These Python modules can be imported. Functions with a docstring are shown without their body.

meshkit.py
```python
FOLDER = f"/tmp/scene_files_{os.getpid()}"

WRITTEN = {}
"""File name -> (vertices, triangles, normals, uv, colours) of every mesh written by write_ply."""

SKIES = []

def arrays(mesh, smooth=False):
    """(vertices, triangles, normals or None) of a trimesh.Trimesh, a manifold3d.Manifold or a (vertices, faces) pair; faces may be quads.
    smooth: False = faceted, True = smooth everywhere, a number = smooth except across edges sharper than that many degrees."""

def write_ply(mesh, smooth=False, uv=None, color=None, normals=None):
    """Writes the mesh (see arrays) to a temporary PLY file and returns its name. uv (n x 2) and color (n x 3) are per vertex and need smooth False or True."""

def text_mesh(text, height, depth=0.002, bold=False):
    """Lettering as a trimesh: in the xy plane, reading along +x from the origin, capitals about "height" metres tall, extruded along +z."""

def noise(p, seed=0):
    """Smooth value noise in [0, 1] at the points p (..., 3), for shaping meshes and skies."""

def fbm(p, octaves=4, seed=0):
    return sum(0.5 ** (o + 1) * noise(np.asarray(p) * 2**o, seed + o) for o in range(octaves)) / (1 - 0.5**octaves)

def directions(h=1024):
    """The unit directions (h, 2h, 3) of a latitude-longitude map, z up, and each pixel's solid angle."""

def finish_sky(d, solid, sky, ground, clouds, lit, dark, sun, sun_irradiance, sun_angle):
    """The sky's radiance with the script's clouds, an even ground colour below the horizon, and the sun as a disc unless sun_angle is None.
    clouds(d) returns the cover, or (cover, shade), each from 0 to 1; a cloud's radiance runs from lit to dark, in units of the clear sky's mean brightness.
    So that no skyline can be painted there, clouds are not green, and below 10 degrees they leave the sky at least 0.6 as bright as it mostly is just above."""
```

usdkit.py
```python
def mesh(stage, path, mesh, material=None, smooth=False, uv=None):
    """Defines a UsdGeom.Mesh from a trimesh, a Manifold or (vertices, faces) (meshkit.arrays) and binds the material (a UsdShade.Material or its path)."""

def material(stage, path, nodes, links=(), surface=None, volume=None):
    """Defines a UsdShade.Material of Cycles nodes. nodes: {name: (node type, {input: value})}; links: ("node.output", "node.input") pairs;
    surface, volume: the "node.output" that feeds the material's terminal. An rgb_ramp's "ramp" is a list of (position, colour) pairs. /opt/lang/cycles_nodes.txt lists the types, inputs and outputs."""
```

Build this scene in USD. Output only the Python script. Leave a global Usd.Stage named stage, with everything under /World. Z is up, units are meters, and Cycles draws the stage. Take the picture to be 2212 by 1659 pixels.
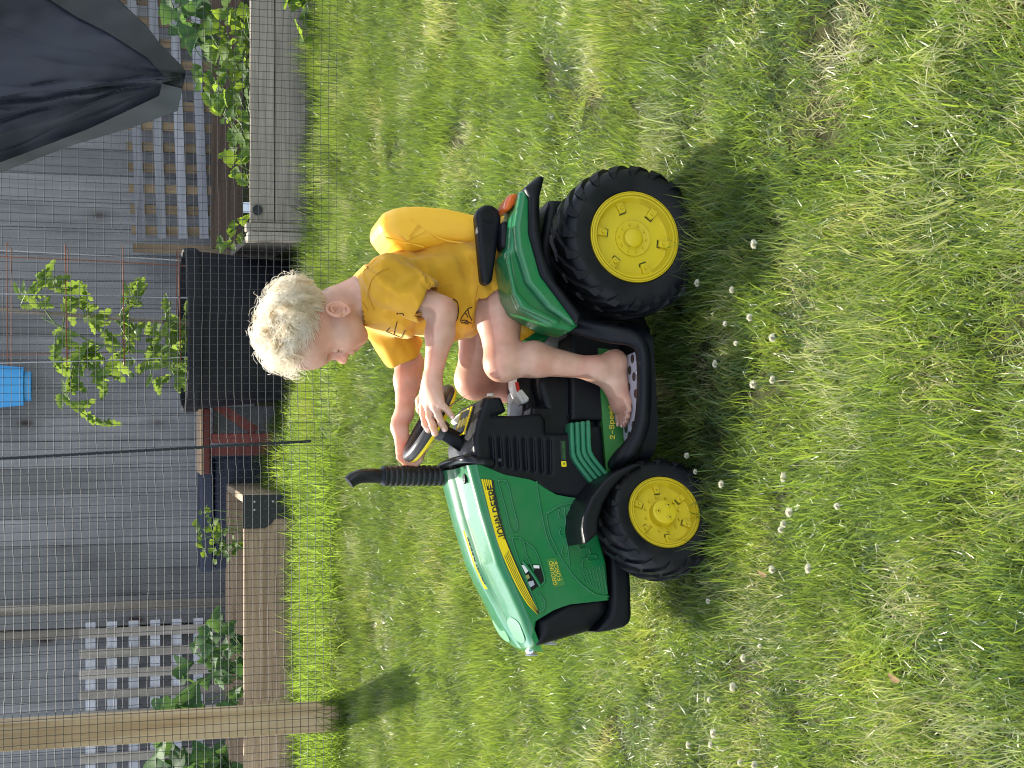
import math, random
import numpy as np
import trimesh
import manifold3d as m3
import shapely
from shapely.geometry import Polygon, LineString, Point
from scipy.spatial import cKDTree
import usdkit, meshkit
from pxr import Usd, UsdGeom, UsdLux, UsdShade, Gf, Sdf, Vt

# ------------------------------------------------------------------ camera, sky, sun, exposure
PITCH, CAM, FOC = math.radians(15.5), np.array([0, 0, 1.273]), 3292.0     # FOC in picture units (picture is 2212 x 1659 of them)
SUN_EL, SUN_AZ = math.radians(54), math.radians(-17)                       # azimuth of the sun, atan2(x, y)
SKY_STRENGTH, SUN_INT, EXPOSURE = 0.125, 1.25, 1.36

stage = Usd.Stage.CreateInMemory()
UsdGeom.SetStageUpAxis(stage, UsdGeom.Tokens.z)
UsdGeom.SetStageMetersPerUnit(stage, 1.0)
UsdGeom.Xform.Define(stage, '/World')
UsdGeom.Scope.Define(stage, '/World/Looks')
sp_, cp_ = math.sin(PITCH), math.cos(PITCH)
AX_F, AX_D, AX_R = np.array([0, cp_, -sp_]), np.array([0, -sp_, -cp_]), np.array([1.0, 0, 0])
cam = UsdGeom.Camera.Define(stage, '/World/camera')
cam.AddTransformOp().Set(Gf.Matrix4d(*AX_D, 0, *AX_R, 0, *(-AX_F), 0, *CAM, 1))   # the phone is held sideways: picture right is down
cam.CreateFocalLengthAttr(50.0)
cam.CreateHorizontalApertureAttr(50.0 * 2212 / FOC)
cam.CreateVerticalApertureAttr(50.0 * 1659 / FOC)
cam.CreateClippingRangeAttr(Gf.Vec2f(0.05, 500))
cam.CreateExposureAttr(EXPOSURE)

sky_mat = usdkit.material(stage, '/World/Looks/sky_look', {
    's': ('sky_texture', {'sky_type': 'single_scattering', 'sun_disc': False, 'sun_elevation': SUN_EL, 'sun_rotation': SUN_AZ, 'aerosol_density': 1.6}),
    'tc': ('texture_coordinate', {}), 'n': ('noise_texture', {'scale': 2.3, 'detail': 6.0, 'roughness': 0.6}), 'r': ('rgb_ramp', {'ramp': [(0.42, (0.15, 0.15, 0.15)), (0.62, (1, 1, 1))]}),
    'h': ('hsv', {'saturation': 0.22, 'value': 1.25}),                     # thin white cloud over a blue sky
    'b': ('background_shader', {'strength': SKY_STRENGTH})}, [('tc.generated', 'n.vector'), ('n.fac', 'r.fac'), ('r.color', 'h.fac'), ('s.color', 'h.color'), ('h.color', 'b.color')], surface='b.background')
dome = UsdLux.DomeLight.Define(stage, '/World/sky')
UsdShade.MaterialBindingAPI.Apply(dome.GetPrim()).Bind(sky_mat)
dome.GetPrim().SetCustomDataByKey('kind', 'structure')
sun = UsdLux.DistantLight.Define(stage, '/World/sun')
sun.CreateNormalizeAttr(True); sun.CreateIntensityAttr(SUN_INT); sun.CreateAngleAttr(0.5); sun.CreateColorAttr(Gf.Vec3f(1.0, 0.93, 0.82))
zs = np.array([math.sin(SUN_AZ) * math.cos(SUN_EL), math.cos(SUN_AZ) * math.cos(SUN_EL), math.sin(SUN_EL)])
xs = np.cross([0, 0, 1.0], zs); xs /= np.linalg.norm(xs); ys = np.cross(zs, xs)
sun.AddTransformOp().Set(Gf.Matrix4d(*xs, 0, *ys, 0, *zs, 0, 0, 0, 0, 1))

# ------------------------------------------------------------------ helpers
rng = np.random.default_rng(7)
used = {}

def numbered(parent, name):
    k = (parent, name); n = used.get(k, 0); used[k] = n + 1
    return f'{parent}/{name}' if n == 0 else f'{parent}/{name}_{n:03d}'

def tag(p, label=None, category=None, group=None, kind=None):
    p = p.GetPrim() if hasattr(p, 'GetPrim') else p
    for k, v in (('label', label), ('category', category), ('group', group), ('kind', kind)):
        if v: p.SetCustomDataByKey(k, v)
    return p

def thing(name, label, category, loc=(0, 0, 0), rotz=0.0, group=None):
    x = UsdGeom.Xform.Define(stage, numbered('/World', name))
    x.AddTranslateOp().Set(Gf.Vec3d(*map(float, loc)))
    if rotz: x.AddRotateZOp().Set(float(rotz))
    tag(x, label, category, group)
    return str(x.GetPath())

def part(parent, name, mesh, mat, smooth=30, label=None, kind=None):
    p = numbered(parent, name)
    m = usdkit.mesh(stage, p, mesh, mat, smooth)
    if label or kind: tag(m, label, kind=kind)
    return p

def top(name, mesh, mat, smooth=30, label=None, category=None, group=None, kind=None):
    p = numbered('/World', name)
    m = usdkit.mesh(stage, p, mesh, mat, smooth)
    tag(m, label, category, group, kind)
    return p

cat = trimesh.util.concatenate

def ray(X, Y):
    return AX_F * FOC + AX_D * (X - 1106) + AX_R * (829.5 - Y)
def at_y(X, Y, y):
    d = ray(X, Y); return CAM + d * ((y - CAM[1]) / d[1])
def proj(p):
    v = np.asarray(p, float) - CAM; z = v @ AX_F
    return 1106 + FOC * (v @ AX_D) / z, 829.5 - FOC * (v @ AX_R) / z
def gz(y):
    """Height of the lawn: level near the camera, rising gently towards the fence."""
    y = np.asarray(y, float); t = np.clip(y - 3.5, 0, 1.0)
    return 0.07 * (t * t / 2 + np.maximum(y - 4.5, 0))
def at_ground(X, Y):
    d = ray(X, Y); t = np.linspace(1.2, 12, 4000) / d[1]
    p = CAM + d * t[:, None]
    k = np.argmax(p[:, 2] < gz(p[:, 1]))
    return p[k]

def box(x0, x1, y0, y1, z0, z1, r=0.0):
    """A box with chamfered edges."""
    if r <= 0:
        b = trimesh.creation.box((x1 - x0, y1 - y0, z1 - z0)); b.apply_translation(((x0 + x1) / 2, (y0 + y1) / 2, (z0 + z1) / 2)); return b
    pts = []
    for sx in (0, 1):
        for sy in (0, 1):
            for sz in (0, 1):
                c = np.array([(x0 + r, x1 - r)[sx], (y0 + r, y1 - r)[sy], (z0 + r, z1 - r)[sz]]); s = np.array([2 * sx - 1, 2 * sy - 1, 2 * sz - 1])
                for k in range(3):
                    o = c.copy(); o[k] += s[k] * r; pts.append(o)
    return trimesh.convex.convex_hull(np.array(pts))

def tube(pts, r, n=8, cap=True):
    """A tube through the points; r a number or one per point."""
    P = np.asarray(pts, float); m = len(P); R = np.broadcast_to(np.asarray(r, float), m)
    T = np.gradient(P, axis=0); T /= np.maximum(np.linalg.norm(T, axis=1, keepdims=True), 1e-12)
    u = np.cross(T[0], [0, 0, 1.0]);
    if np.linalg.norm(u) < 1e-3: u = np.cross(T[0], [1.0, 0, 0])
    u /= np.linalg.norm(u); V = []
    for i in range(m):
        u = u - T[i] * (u @ T[i]); u /= np.linalg.norm(u); w = np.cross(T[i], u)
        a = np.arange(n) * 2 * math.pi / n
        V.append(P[i] + R[i] * (np.cos(a)[:, None] * u + np.sin(a)[:, None] * w))
    V = np.vstack(V); F = []
    for i in range(m - 1):
        for j in range(n):
            a, b = i * n + j, i * n + (j + 1) % n
            F += [(a, b, b + n), (a, b + n, a + n)]
    if cap:
        V = np.vstack([V, P[0], P[-1]]); c0, c1 = m * n, m * n + 1
        for j in range(n):
            F += [(c0, (j + 1) % n, j), (c1, (m - 1) * n + j, (m - 1) * n + (j + 1) % n)]
    return trimesh.Trimesh(V, np.array(F), process=False)

def spline(pts, n=24, closed=False):
    """Catmull-Rom through the points."""
    P = np.asarray(pts, float)
    if closed: P = np.vstack([P[-1], P, P[0], P[1]])
    else: P = np.vstack([2 * P[0] - P[1], P, 2 * P[-1] - P[-2]])
    out = []
    for i in range(1, len(P) - 2):
        t = np.linspace(0, 1, n, endpoint=False)[:, None]
        a, b, c, d = P[i - 1], P[i], P[i + 1], P[i + 2]
        out.append(0.5 * (2 * b + (c - a) * t + (2 * a - 5 * b + 4 * c - d) * t * t + (3 * b - a - 3 * c + d) * t ** 3))
    if not closed: out.append(P[-2][None])
    return np.vstack(out)

def revolve(profile, n=48):
    """(radius, height) profile turned about z."""
    P = np.asarray(profile, float); a = np.arange(n) * 2 * math.pi / n
    V = np.stack([P[:, None, 0] * np.cos(a), P[:, None, 0] * np.sin(a), np.repeat(P[:, 1:], n, 1)], -1).reshape(-1, 3)
    i, j = np.meshgrid(np.arange(len(P) - 1), np.arange(n), indexing='ij')
    A, B = (i * n + j).ravel(), (i * n + (j + 1) % n).ravel()
    F = np.vstack([np.stack([A, B, B + n], 1), np.stack([A, B + n, A + n], 1)])
    m = trimesh.Trimesh(V, F, process=False); m.merge_vertices(); m.update_faces(m.nondegenerate_faces()); return m

def grid_mesh(V):
    """(n, m, 3) points -> sheet."""
    n, m = V.shape[:2]; i, j = np.meshgrid(np.arange(n - 1), np.arange(m - 1), indexing='ij')
    a = (i * m + j).ravel()
    return trimesh.Trimesh(V.reshape(-1, 3), np.vstack([np.stack([a, a + m, a + m + 1], 1), np.stack([a, a + m + 1, a + 1], 1)]), process=False)

def frame_to(o, x, y, z):
    M = np.eye(4); M[:3, 0], M[:3, 1], M[:3, 2], M[:3, 3] = x, y, z, o; return M

# ---- signed distance fields, for bodies and cloth
class Field:
    def __init__(s, lo, hi, h):
        s.lo, s.h = np.array(lo, float), h
        s.n = np.ceil((np.array(hi) - s.lo) / h).astype(int) + 1
        s.F = np.full(s.n, 0.5, np.float32)
        s.ax = [s.lo[k] + h * np.arange(s.n[k]) for k in range(3)]
    def sub(s, lo, hi):
        a = np.clip(np.floor((np.array(lo) - s.lo) / s.h).astype(int), 0, s.n); b = np.clip(np.ceil((np.array(hi) - s.lo) / s.h).astype(int) + 1, 0, s.n)
        sl = tuple(slice(i, j) for i, j in zip(a, b))
        P = np.stack(np.meshgrid(*[s.ax[k][sl[k]] for k in range(3)], indexing='ij'), -1).astype(np.float32)
        return sl, P
    def put(s, sl, d, k, op):
        a = s.F[sl]
        if op == 'add':
            h = np.maximum(k - np.abs(a - d), 0) / k if k > 0 else 0
            s.F[sl] = np.minimum(a, d) - h * h * k / 4
        else:
            h = np.maximum(k - np.abs(a + d), 0) / k if k > 0 else 0
            s.F[sl] = np.maximum(a, -d) + h * h * k / 4
    def cone(s, p, q, r1, r2, k=0.01, op='add'):
        p, q = np.array(p, float), np.array(q, float); m = max(r1, r2) + k + 3 * s.h
        sl, P = s.sub(np.minimum(p, q) - m, np.maximum(p, q) + m)
        if P.size == 0: return
        d = (q - p).astype(np.float32); L = max(float(d @ d), 1e-9)
        t = np.clip(((P - p.astype(np.float32)) @ d) / L, 0, 1)
        D = np.linalg.norm(P - (p.astype(np.float32) + t[..., None] * d), axis=-1) - (r1 + (r2 - r1) * t)
        s.put(sl, D, k, op)
    def ball(s, c, r, k=0.01, op='add'):
        s.cone(c, np.array(c) + 1e-5, r, r, k, op)
    def ell(s, c, r, k=0.01, op='add', R=np.eye(3)):
        """R: columns are the axes."""
        c, r = np.array(c, float), np.array(r, float); m = max(r) + k + 3 * s.h
        sl, P = s.sub(c - m, c + m)
        if P.size == 0: return
        q = (P - c.astype(np.float32)) @ np.asarray(R, np.float32)
        k0 = np.linalg.norm(q / r, axis=-1); k1 = np.linalg.norm(q / (r * r), axis=-1)
        s.put(sl, k0 * (k0 - 1) / np.maximum(k1, 1e-6), k, op)
    def half(s, o, n, lo, hi, k=0.004):
        """Cuts away what lies on the n side of the plane, inside the box."""
        sl, P = s.sub(lo, hi); D = -((P - np.array(o, np.float32)) @ np.array(n, np.float32))
        s.put(sl, D, k, 'cut')
    def mesh(s):
        F = s.F; neg = F < 0
        c = [(i, j, k) for i in (0, 1) for j in (0, 1) for k in (0, 1)]
        nx, ny, nz = F.shape
        cnt = sum(neg[i:nx - 1 + i, j:ny - 1 + j, k:nz - 1 + k].astype(np.int8) for i, j, k in c)
        act = (cnt > 0) & (cnt < 8); I = np.argwhere(act); idx = -np.ones(act.shape, np.int64); idx[act] = np.arange(len(I))
        val = np.stack([F[I[:, 0] + i, I[:, 1] + j, I[:, 2] + k] for i, j, k in c], 1)
        acc, num, C = np.zeros((len(I), 3)), np.zeros(len(I)), np.array(c, float)
        for a in range(8):
            for b in range(a + 1, 8):
                if np.abs(C[a] - C[b]).sum() != 1: continue
                m = (val[:, a] < 0) != (val[:, b] < 0); t = val[m, a] / (val[m, a] - val[m, b])
                acc[m] += C[a] + t[:, None] * (C[b] - C[a]); num[m] += 1
        V = s.lo + s.h * (I + acc / num[:, None]); faces = []
        for ax in range(3):
            u, w = (ax + 1) % 3, (ax + 2) % 3
            sl0 = [slice(None)] * 3; sl1 = [slice(None)] * 3; sl0[ax] = slice(0, -1); sl1[ax] = slice(1, None)
            ch = neg[tuple(sl0)] != neg[tuple(sl1)]; E = np.argwhere(ch)
            E = E[(E[:, u] > 0) & (E[:, w] > 0) & (E[:, u] < F.shape[u] - 1) & (E[:, w] < F.shape[w] - 1)]
            eu, ew = np.eye(3, dtype=int)[u], np.eye(3, dtype=int)[w]
            q = [idx[tuple((E - a * eu - b * ew).T)] for a, b in ((1, 1), (0, 1), (0, 0), (1, 0))]
            q = np.stack(q, 1); inside = neg[tuple(E.T)]
            q = np.where(inside[:, None], q, q[:, ::-1]); faces.append(q)
        q = np.vstack(faces); q = q[(q >= 0).all(1)]
        return trimesh.Trimesh(V, np.vstack([q[:, [0, 1, 2]], q[:, [0, 2, 3]]]), process=False)

def taubin(m, it=8):
    return trimesh.smoothing.filter_taubin(m, lamb=0.5, nu=0.53, iterations=it)
# ------------------------------------------------------------------ materials
def lin(r, g, b):
    return tuple(((c / 255) / 12.92 if c / 255 <= 0.04045 else ((c / 255 + 0.055) / 1.055) ** 2.4) for c in (r, g, b))

def mat(name, nodes, links, surface):
    return usdkit.material(stage, f'/World/Looks/{name}', nodes, links, surface=surface)

def plastic(name, col, rough=0.35, grain=0.0, scale=400, dust=0.12, coat=0.0, spec=0.5, dustcol=(0.25, 0.24, 0.2)):
    """Moulded plastic: a little dust in broad patches, a pebbled relief."""
    n = {'g': ('geometry', {}),
         'd': ('noise_texture', {'scale': 9.0, 'detail': 5.0, 'roughness': 0.65}),
         'r': ('rgb_ramp', {'ramp': [(0.45, (0, 0, 0)), (0.8, (dust,) * 3)]}),
         'm': ('mix_color', {'a': col, 'b': dustcol}),
         'rr': ('map_range', {'from_min': 0.3, 'from_max': 0.7, 'to_min': rough * 0.8, 'to_max': min(1, rough * 1.35)}),
         'b': ('noise_texture', {'scale': scale, 'detail': 2.0}),
         'bump': ('bump', {'strength': grain, 'distance': 0.001}),
         'p': ('principled_bsdf', {'coat_weight': coat, 'coat_roughness': 0.08, 'specular_ior_level': spec})}
    l = [('g.position', 'd.vector'), ('d.fac', 'r.fac'), ('r.color', 'm.fac'), ('m.result', 'p.base_color'), ('d.fac', 'rr.value'), ('rr.result', 'p.roughness'), ('g.position', 'b.vector')]
    if grain: l += [('b.fac', 'bump.height'), ('bump.normal', 'p.normal')]
    return mat(name, n, l, 'p.BSDF')

def paint(name, col, rough=0.5, spec=0.4):
    return mat(name, {'p': ('principled_bsdf', {'base_color': col, 'roughness': rough, 'specular_ior_level': spec})}, [], 'p.BSDF')

def wood(name, c0, c1, c2, axis='z', knots=0.0, scale=1.0, rough=0.8, tone=(0.72, 1.25)):
    """Sawn wood with grain along an axis; tone varies from piece to piece."""
    st = {'x': (0.6, 14, 14), 'y': (14, 0.6, 14), 'z': (14, 14, 0.6)}[axis]
    kn = {'x': (1.6, 6, 6), 'y': (6, 1.6, 6), 'z': (4.5, 4.5, 2.0)}[axis]
    n = {'g': ('geometry', {}), 'o': ('object_info', {}),
         'off': ('combine_xyz', {}), 'k7': ('math', {'math_type': 'multiply', 'value2': 37.0}),
         'add': ('vector_math', {'math_type': 'add'}),
         'mp': ('mapping', {'scale': tuple(v * scale for v in st)}),
         'n1': ('noise_texture', {'scale': 3.0, 'detail': 6.0, 'roughness': 0.62, 'distortion': 0.6}),
         'n2': ('noise_texture', {'scale': 1.1, 'detail': 3.0, 'roughness': 0.5}),
         'r': ('rgb_ramp', {'ramp': [(0.28, c0), (0.5, c1), (0.75, c2)]}),
         'tone': ('map_range', {'from_min': 0, 'from_max': 1, 'to_min': tone[0], 'to_max': tone[1]}),
         'mul': ('vector_math', {'math_type': 'scale'}),
         'blot': ('map_range', {'from_min': 0.3, 'from_max': 0.7, 'to_min': 0.75, 'to_max': 1.2}),
         'mul2': ('vector_math', {'math_type': 'scale'}),
         'bump': ('bump', {'strength': 0.5, 'distance': 0.003}),
         'p': ('principled_bsdf', {'roughness': rough, 'specular_ior_level': 0.25})}
    l = [('o.random', 'k7.value1'), ('k7.value', 'off.x'), ('k7.value', 'off.y'), ('k7.value', 'off.z'), ('g.position', 'add.vector1'), ('off.vector', 'add.vector2'),
         ('add.vector', 'mp.vector'), ('mp.vector', 'n1.vector'), ('add.vector', 'n2.vector'), ('n1.fac', 'r.fac'), ('o.random', 'tone.value'),
         ('r.color', 'mul.vector1'), ('tone.result', 'mul.scale'), ('n2.fac', 'blot.value'), ('mul.vector', 'mul2.vector1'), ('blot.result', 'mul2.scale'), ('n1.fac', 'bump.height'), ('bump.normal', 'p.normal')]
    src = 'mul2.vector'
    if knots:
        n |= {'mk': ('mapping', {'scale': kn}), 'vo': ('voronoi_texture', {'scale': 1.0, 'randomness': 1.0}), 'kr': ('rgb_ramp', {'ramp': [(0.0, (1, 1, 1)), (knots * 0.6, (0.95, 0.95, 0.95)), (knots * 1.4, (0.25, 0.25, 0.25)), (knots * 3.0, (0, 0, 0))]}),
              'km': ('mix_color', {'b': (0.035, 0.022, 0.018)})}
        l += [('add.vector', 'mk.vector'), ('mk.vector', 'vo.vector'), ('vo.distance', 'kr.fac'), ('kr.color', 'km.fac'), (src, 'km.a')]
        src = 'km.result'
    l.append((src, 'p.base_color'))
    return mat(name, n, l, 'p.BSDF')

def leafy(name, ramp, trans=0.45, rough=0.45, tcol=(0.30, 0.42, 0.03), patch=None, spec=0.45):
    """Leaves or blades: colour varies from one to the next and in patches; light passes through."""
    n = {'g': ('geometry', {}), 'o': ('object_info', {}),
         'ra': ('math', {'math_type': 'add'}), 'rf': ('math', {'math_type': 'fraction'}),
         'r': ('rgb_ramp', {'ramp': ramp}),
         'pn': ('noise_texture', {'scale': 2.4, 'detail': 6.0, 'roughness': 0.72}),
         'pr': ('rgb_ramp', {'ramp': patch or [(0.3, (0.8, 0.85, 0.8)), (0.7, (1.2, 1.15, 1.1))]}),
         'mul': ('vector_math', {'math_type': 'multiply'}),
         'tm': ('mix_color', {'fac': 0.5, 'b': tcol}),
         'p': ('principled_bsdf', {'roughness': rough, 'specular_ior_level': spec}),
         't': ('translucent_bsdf', {}), 'mx': ('mix_closure', {'fac': trans})}
    l = [('g.random_per_island', 'ra.value1'), ('o.random', 'ra.value2'), ('ra.value', 'rf.value1'), ('rf.value', 'r.fac'), ('g.position', 'pn.vector'), ('pn.fac', 'pr.fac'),
         ('r.color', 'mul.vector1'), ('pr.color', 'mul.vector2'), ('mul.vector', 'p.base_color'), ('mul.vector', 'tm.a'), ('tm.result', 't.color'),
         ('p.BSDF', 'mx.closure1'), ('t.BSDF', 'mx.closure2')]
    return mat(name, n, l, 'mx.closure')

M = {}
M['green'] = plastic('green_plastic', (0.004, 0.118, 0.034), 0.24, 0.08, 500, 0.09, coat=0.35)
M['green_soft'] = plastic('green_step_plastic', (0.016, 0.16, 0.072), 0.5, 0.1, 500, 0.1)
M['green_decal'] = plastic('green_decal', (0.03, 0.17, 0.028), 0.45, 0.0, 500, 0.05)
M['black'] = plastic('black_plastic', (0.0022, 0.0028, 0.0045), 0.40, 0.25, 700, 0.07, dustcol=(0.035, 0.035, 0.035), spec=0.25)
M['gloss_black'] = plastic('glossy_black_plastic', (0.004, 0.0045, 0.006), 0.22, 0.0, 500, 0.06, spec=0.35)
M['tyre'] = plastic('tyre_plastic', (0.0022, 0.0028, 0.0045), 0.42, 0.3, 500, 0.22, dustcol=(0.045, 0.040, 0.030), spec=0.28)
M['rim'] = plastic('yellow_wheel_plastic', (0.60, 0.455, 0.006), 0.5, 0.5, 420, 0.04)
M['seat'] = plastic('yellow_seat_plastic', (0.88, 0.48, 0.03), 0.42, 0.55, 450, 0.03)
M['decal_yellow'] = paint('yellow_decal', (0.78, 0.58, 0.012), 0.35)
M['decal_dark'] = paint('dark_lettering', (0.012, 0.02, 0.014), 0.4)
M['decal_gold'] = paint('gold_lettering', (0.70, 0.55, 0.05), 0.4)
M['wheel_grey'] = plastic('dark_grey_plastic', (0.03, 0.028, 0.028), 0.3, 0.1, 500, 0.08)
M['plate'] = plastic('silver_plate', (0.36, 0.37, 0.42), 0.38, 0.1, 300, 0.15)
M['chrome'] = mat('bright_metal', {'p': ('principled_bsdf', {'base_color': (0.8, 0.8, 0.82), 'metallic': 1.0, 'roughness': 0.15})}, [], 'p.BSDF')
M['white'] = paint('white_plastic', (0.72, 0.72, 0.68), 0.35)
M['red'] = paint('red_plastic', (0.55, 0.03, 0.025), 0.35)
M['amber'] = mat('amber_lens', {'p': ('principled_bsdf', {'base_color': (0.55, 0.10, 0.015), 'roughness': 0.18, 'coat_weight': 0.4})}, [], 'p.BSDF')
M['lens'] = mat('pale_lens_decal', {'p': ('principled_bsdf', {'base_color': (0.11, 0.27, 0.14), 'roughness': 0.3})}, [], 'p.BSDF')

M['skin'] = mat('skin', {
    'g': ('geometry', {}), 'n': ('noise_texture', {'scale': 38.0, 'detail': 4.0}), 'n2': ('noise_texture', {'scale': 11.0, 'detail': 3.0}),
    'r': ('rgb_ramp', {'ramp': [(0.3, (0.385, 0.228, 0.155)), (0.7, (0.465, 0.288, 0.205))]}),
    'r2': ('rgb_ramp', {'ramp': [(0.38, (1, 1, 1)), (0.66, (1.0, 0.80, 0.77))]}), 'mul': ('vector_math', {'math_type': 'multiply'}),
    'f': ('noise_texture', {'scale': 700.0, 'detail': 2.0}), 'bump': ('bump', {'strength': 0.12, 'distance': 0.0006}),
    'p': ('principled_bsdf', {'roughness': 0.48, 'specular_ior_level': 0.4, 'subsurface_weight': 0.22, 'subsurface_scale': 0.010, 'subsurface_radius': (1.0, 0.45, 0.25)})},
    [('g.position', 'n.vector'), ('g.position', 'n2.vector'), ('n.fac', 'r.fac'), ('n2.fac', 'r2.fac'), ('r.color', 'mul.vector1'), ('r2.color', 'mul.vector2'), ('mul.vector', 'p.base_color'),
     ('g.position', 'f.vector'), ('f.fac', 'bump.height'), ('bump.normal', 'p.normal')], 'p.BSDF')
M['lip'] = mat('lip', {'p': ('principled_bsdf', {'base_color': (0.5, 0.12, 0.12), 'roughness': 0.3, 'subsurface_weight': 0.3, 'subsurface_scale': 0.004})}, [], 'p.BSDF')
M['dark'] = paint('dark_brown', (0.03, 0.015, 0.012), 0.6)
M['nail'] = paint('nail', (0.72, 0.46, 0.40), 0.25)

def cloth(name, col, dark):
    return mat(name, {
        'g': ('geometry', {}), 'n': ('noise_texture', {'scale': 30.0, 'detail': 5.0}),
        'r': ('rgb_ramp', {'ramp': [(0.3, dark), (0.7, col)]}),
        'w': ('noise_texture', {'scale': 900.0, 'detail': 2.0}), 'bump': ('bump', {'strength': 0.35, 'distance': 0.0008}),
        'p': ('principled_bsdf', {'roughness': 0.9, 'specular_ior_level': 0.15, 'sheen_weight': 0.25, 'sheen_roughness': 0.5}),
        't': ('translucent_bsdf', {}), 'mx': ('mix_closure', {'fac': 0.12})},
        [('g.position', 'n.vector'), ('n.fac', 'r.fac'), ('r.color', 'p.base_color'), ('r.color', 't.color'), ('g.position', 'w.vector'), ('w.fac', 'bump.height'), ('bump.normal', 'p.normal'),
         ('p.BSDF', 'mx.closure1'), ('t.BSDF', 'mx.closure2')], 'mx.closure')
M['shirt'] = cloth('yellow_jersey', (0.84, 0.465, 0.038), (0.75, 0.39, 0.028))
M['ink'] = paint('dark_print', (0.05, 0.018, 0.004), 0.8)
M['seam'] = paint('yellow_stitching', (0.45, 0.22, 0.012), 0.9)
M['hair'] = mat('blond_hair', {
    'h': ('hair_info', {}), 'o': ('geometry', {}), 'n': ('noise_texture', {'scale': 26.0, 'detail': 2.0}),
    'r': ('rgb_ramp', {'ramp': [(0.3, (0.72, 0.61, 0.41)), (0.48, (0.88, 0.81, 0.65)), (0.7, (0.92, 0.89, 0.80))]}),
    'p': ('principled_bsdf', {'roughness': 0.36, 'specular_ior_level': 0.6}), 't': ('translucent_bsdf', {}), 'mx': ('mix_closure', {'fac': 0.33})},
    [('o.position', 'n.vector'), ('n.fac', 'r.fac'), ('r.color', 'p.base_color'), ('r.color', 't.color'), ('p.BSDF', 'mx.closure1'), ('t.BSDF', 'mx.closure2')], 'mx.closure')

M['hair_cap'] = mat('blond_underhair', {'g': ('geometry', {}), 'n': ('noise_texture', {'scale': 60.0, 'detail': 4.0}), 'r': ('rgb_ramp', {'ramp': [(0.3, (0.34, 0.25, 0.14)), (0.7, (0.58, 0.48, 0.31))]}), 'p': ('principled_bsdf', {'roughness': 0.7, 'specular_ior_level': 0.2})},
    [('g.position', 'n.vector'), ('n.fac', 'r.fac'), ('r.color', 'p.base_color')], 'p.BSDF')
G_RAMP = [(0.0, (0.014, 0.036, 0.016)), (0.28, (0.028, 0.066, 0.022)), (0.50, (0.068, 0.128, 0.028)), (0.74, (0.150, 0.228, 0.034)), (0.88, (0.250, 0.300, 0.052)), (0.93, (0.38, 0.34, 0.18)), (1.0, (0.50, 0.46, 0.31))]
M['grass'] = leafy('grass_blades', G_RAMP, 0.38, 0.34, (0.44, 0.60, 0.06), [(0.32, (0.55, 0.70, 0.78)), (0.5, (1, 1, 1)), (0.66, (1.5, 1.32, 0.95))], spec=0.45)
M['tall_grass'] = leafy('tall_grass_blades', [(0.0, (0.05, 0.11, 0.015)), (0.5, (0.10, 0.18, 0.03)), (0.9, (0.17, 0.25, 0.045)), (1.0, (0.36, 0.34, 0.14))], 0.5, 0.45, (0.46, 0.64, 0.06), spec=0.3)
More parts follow.
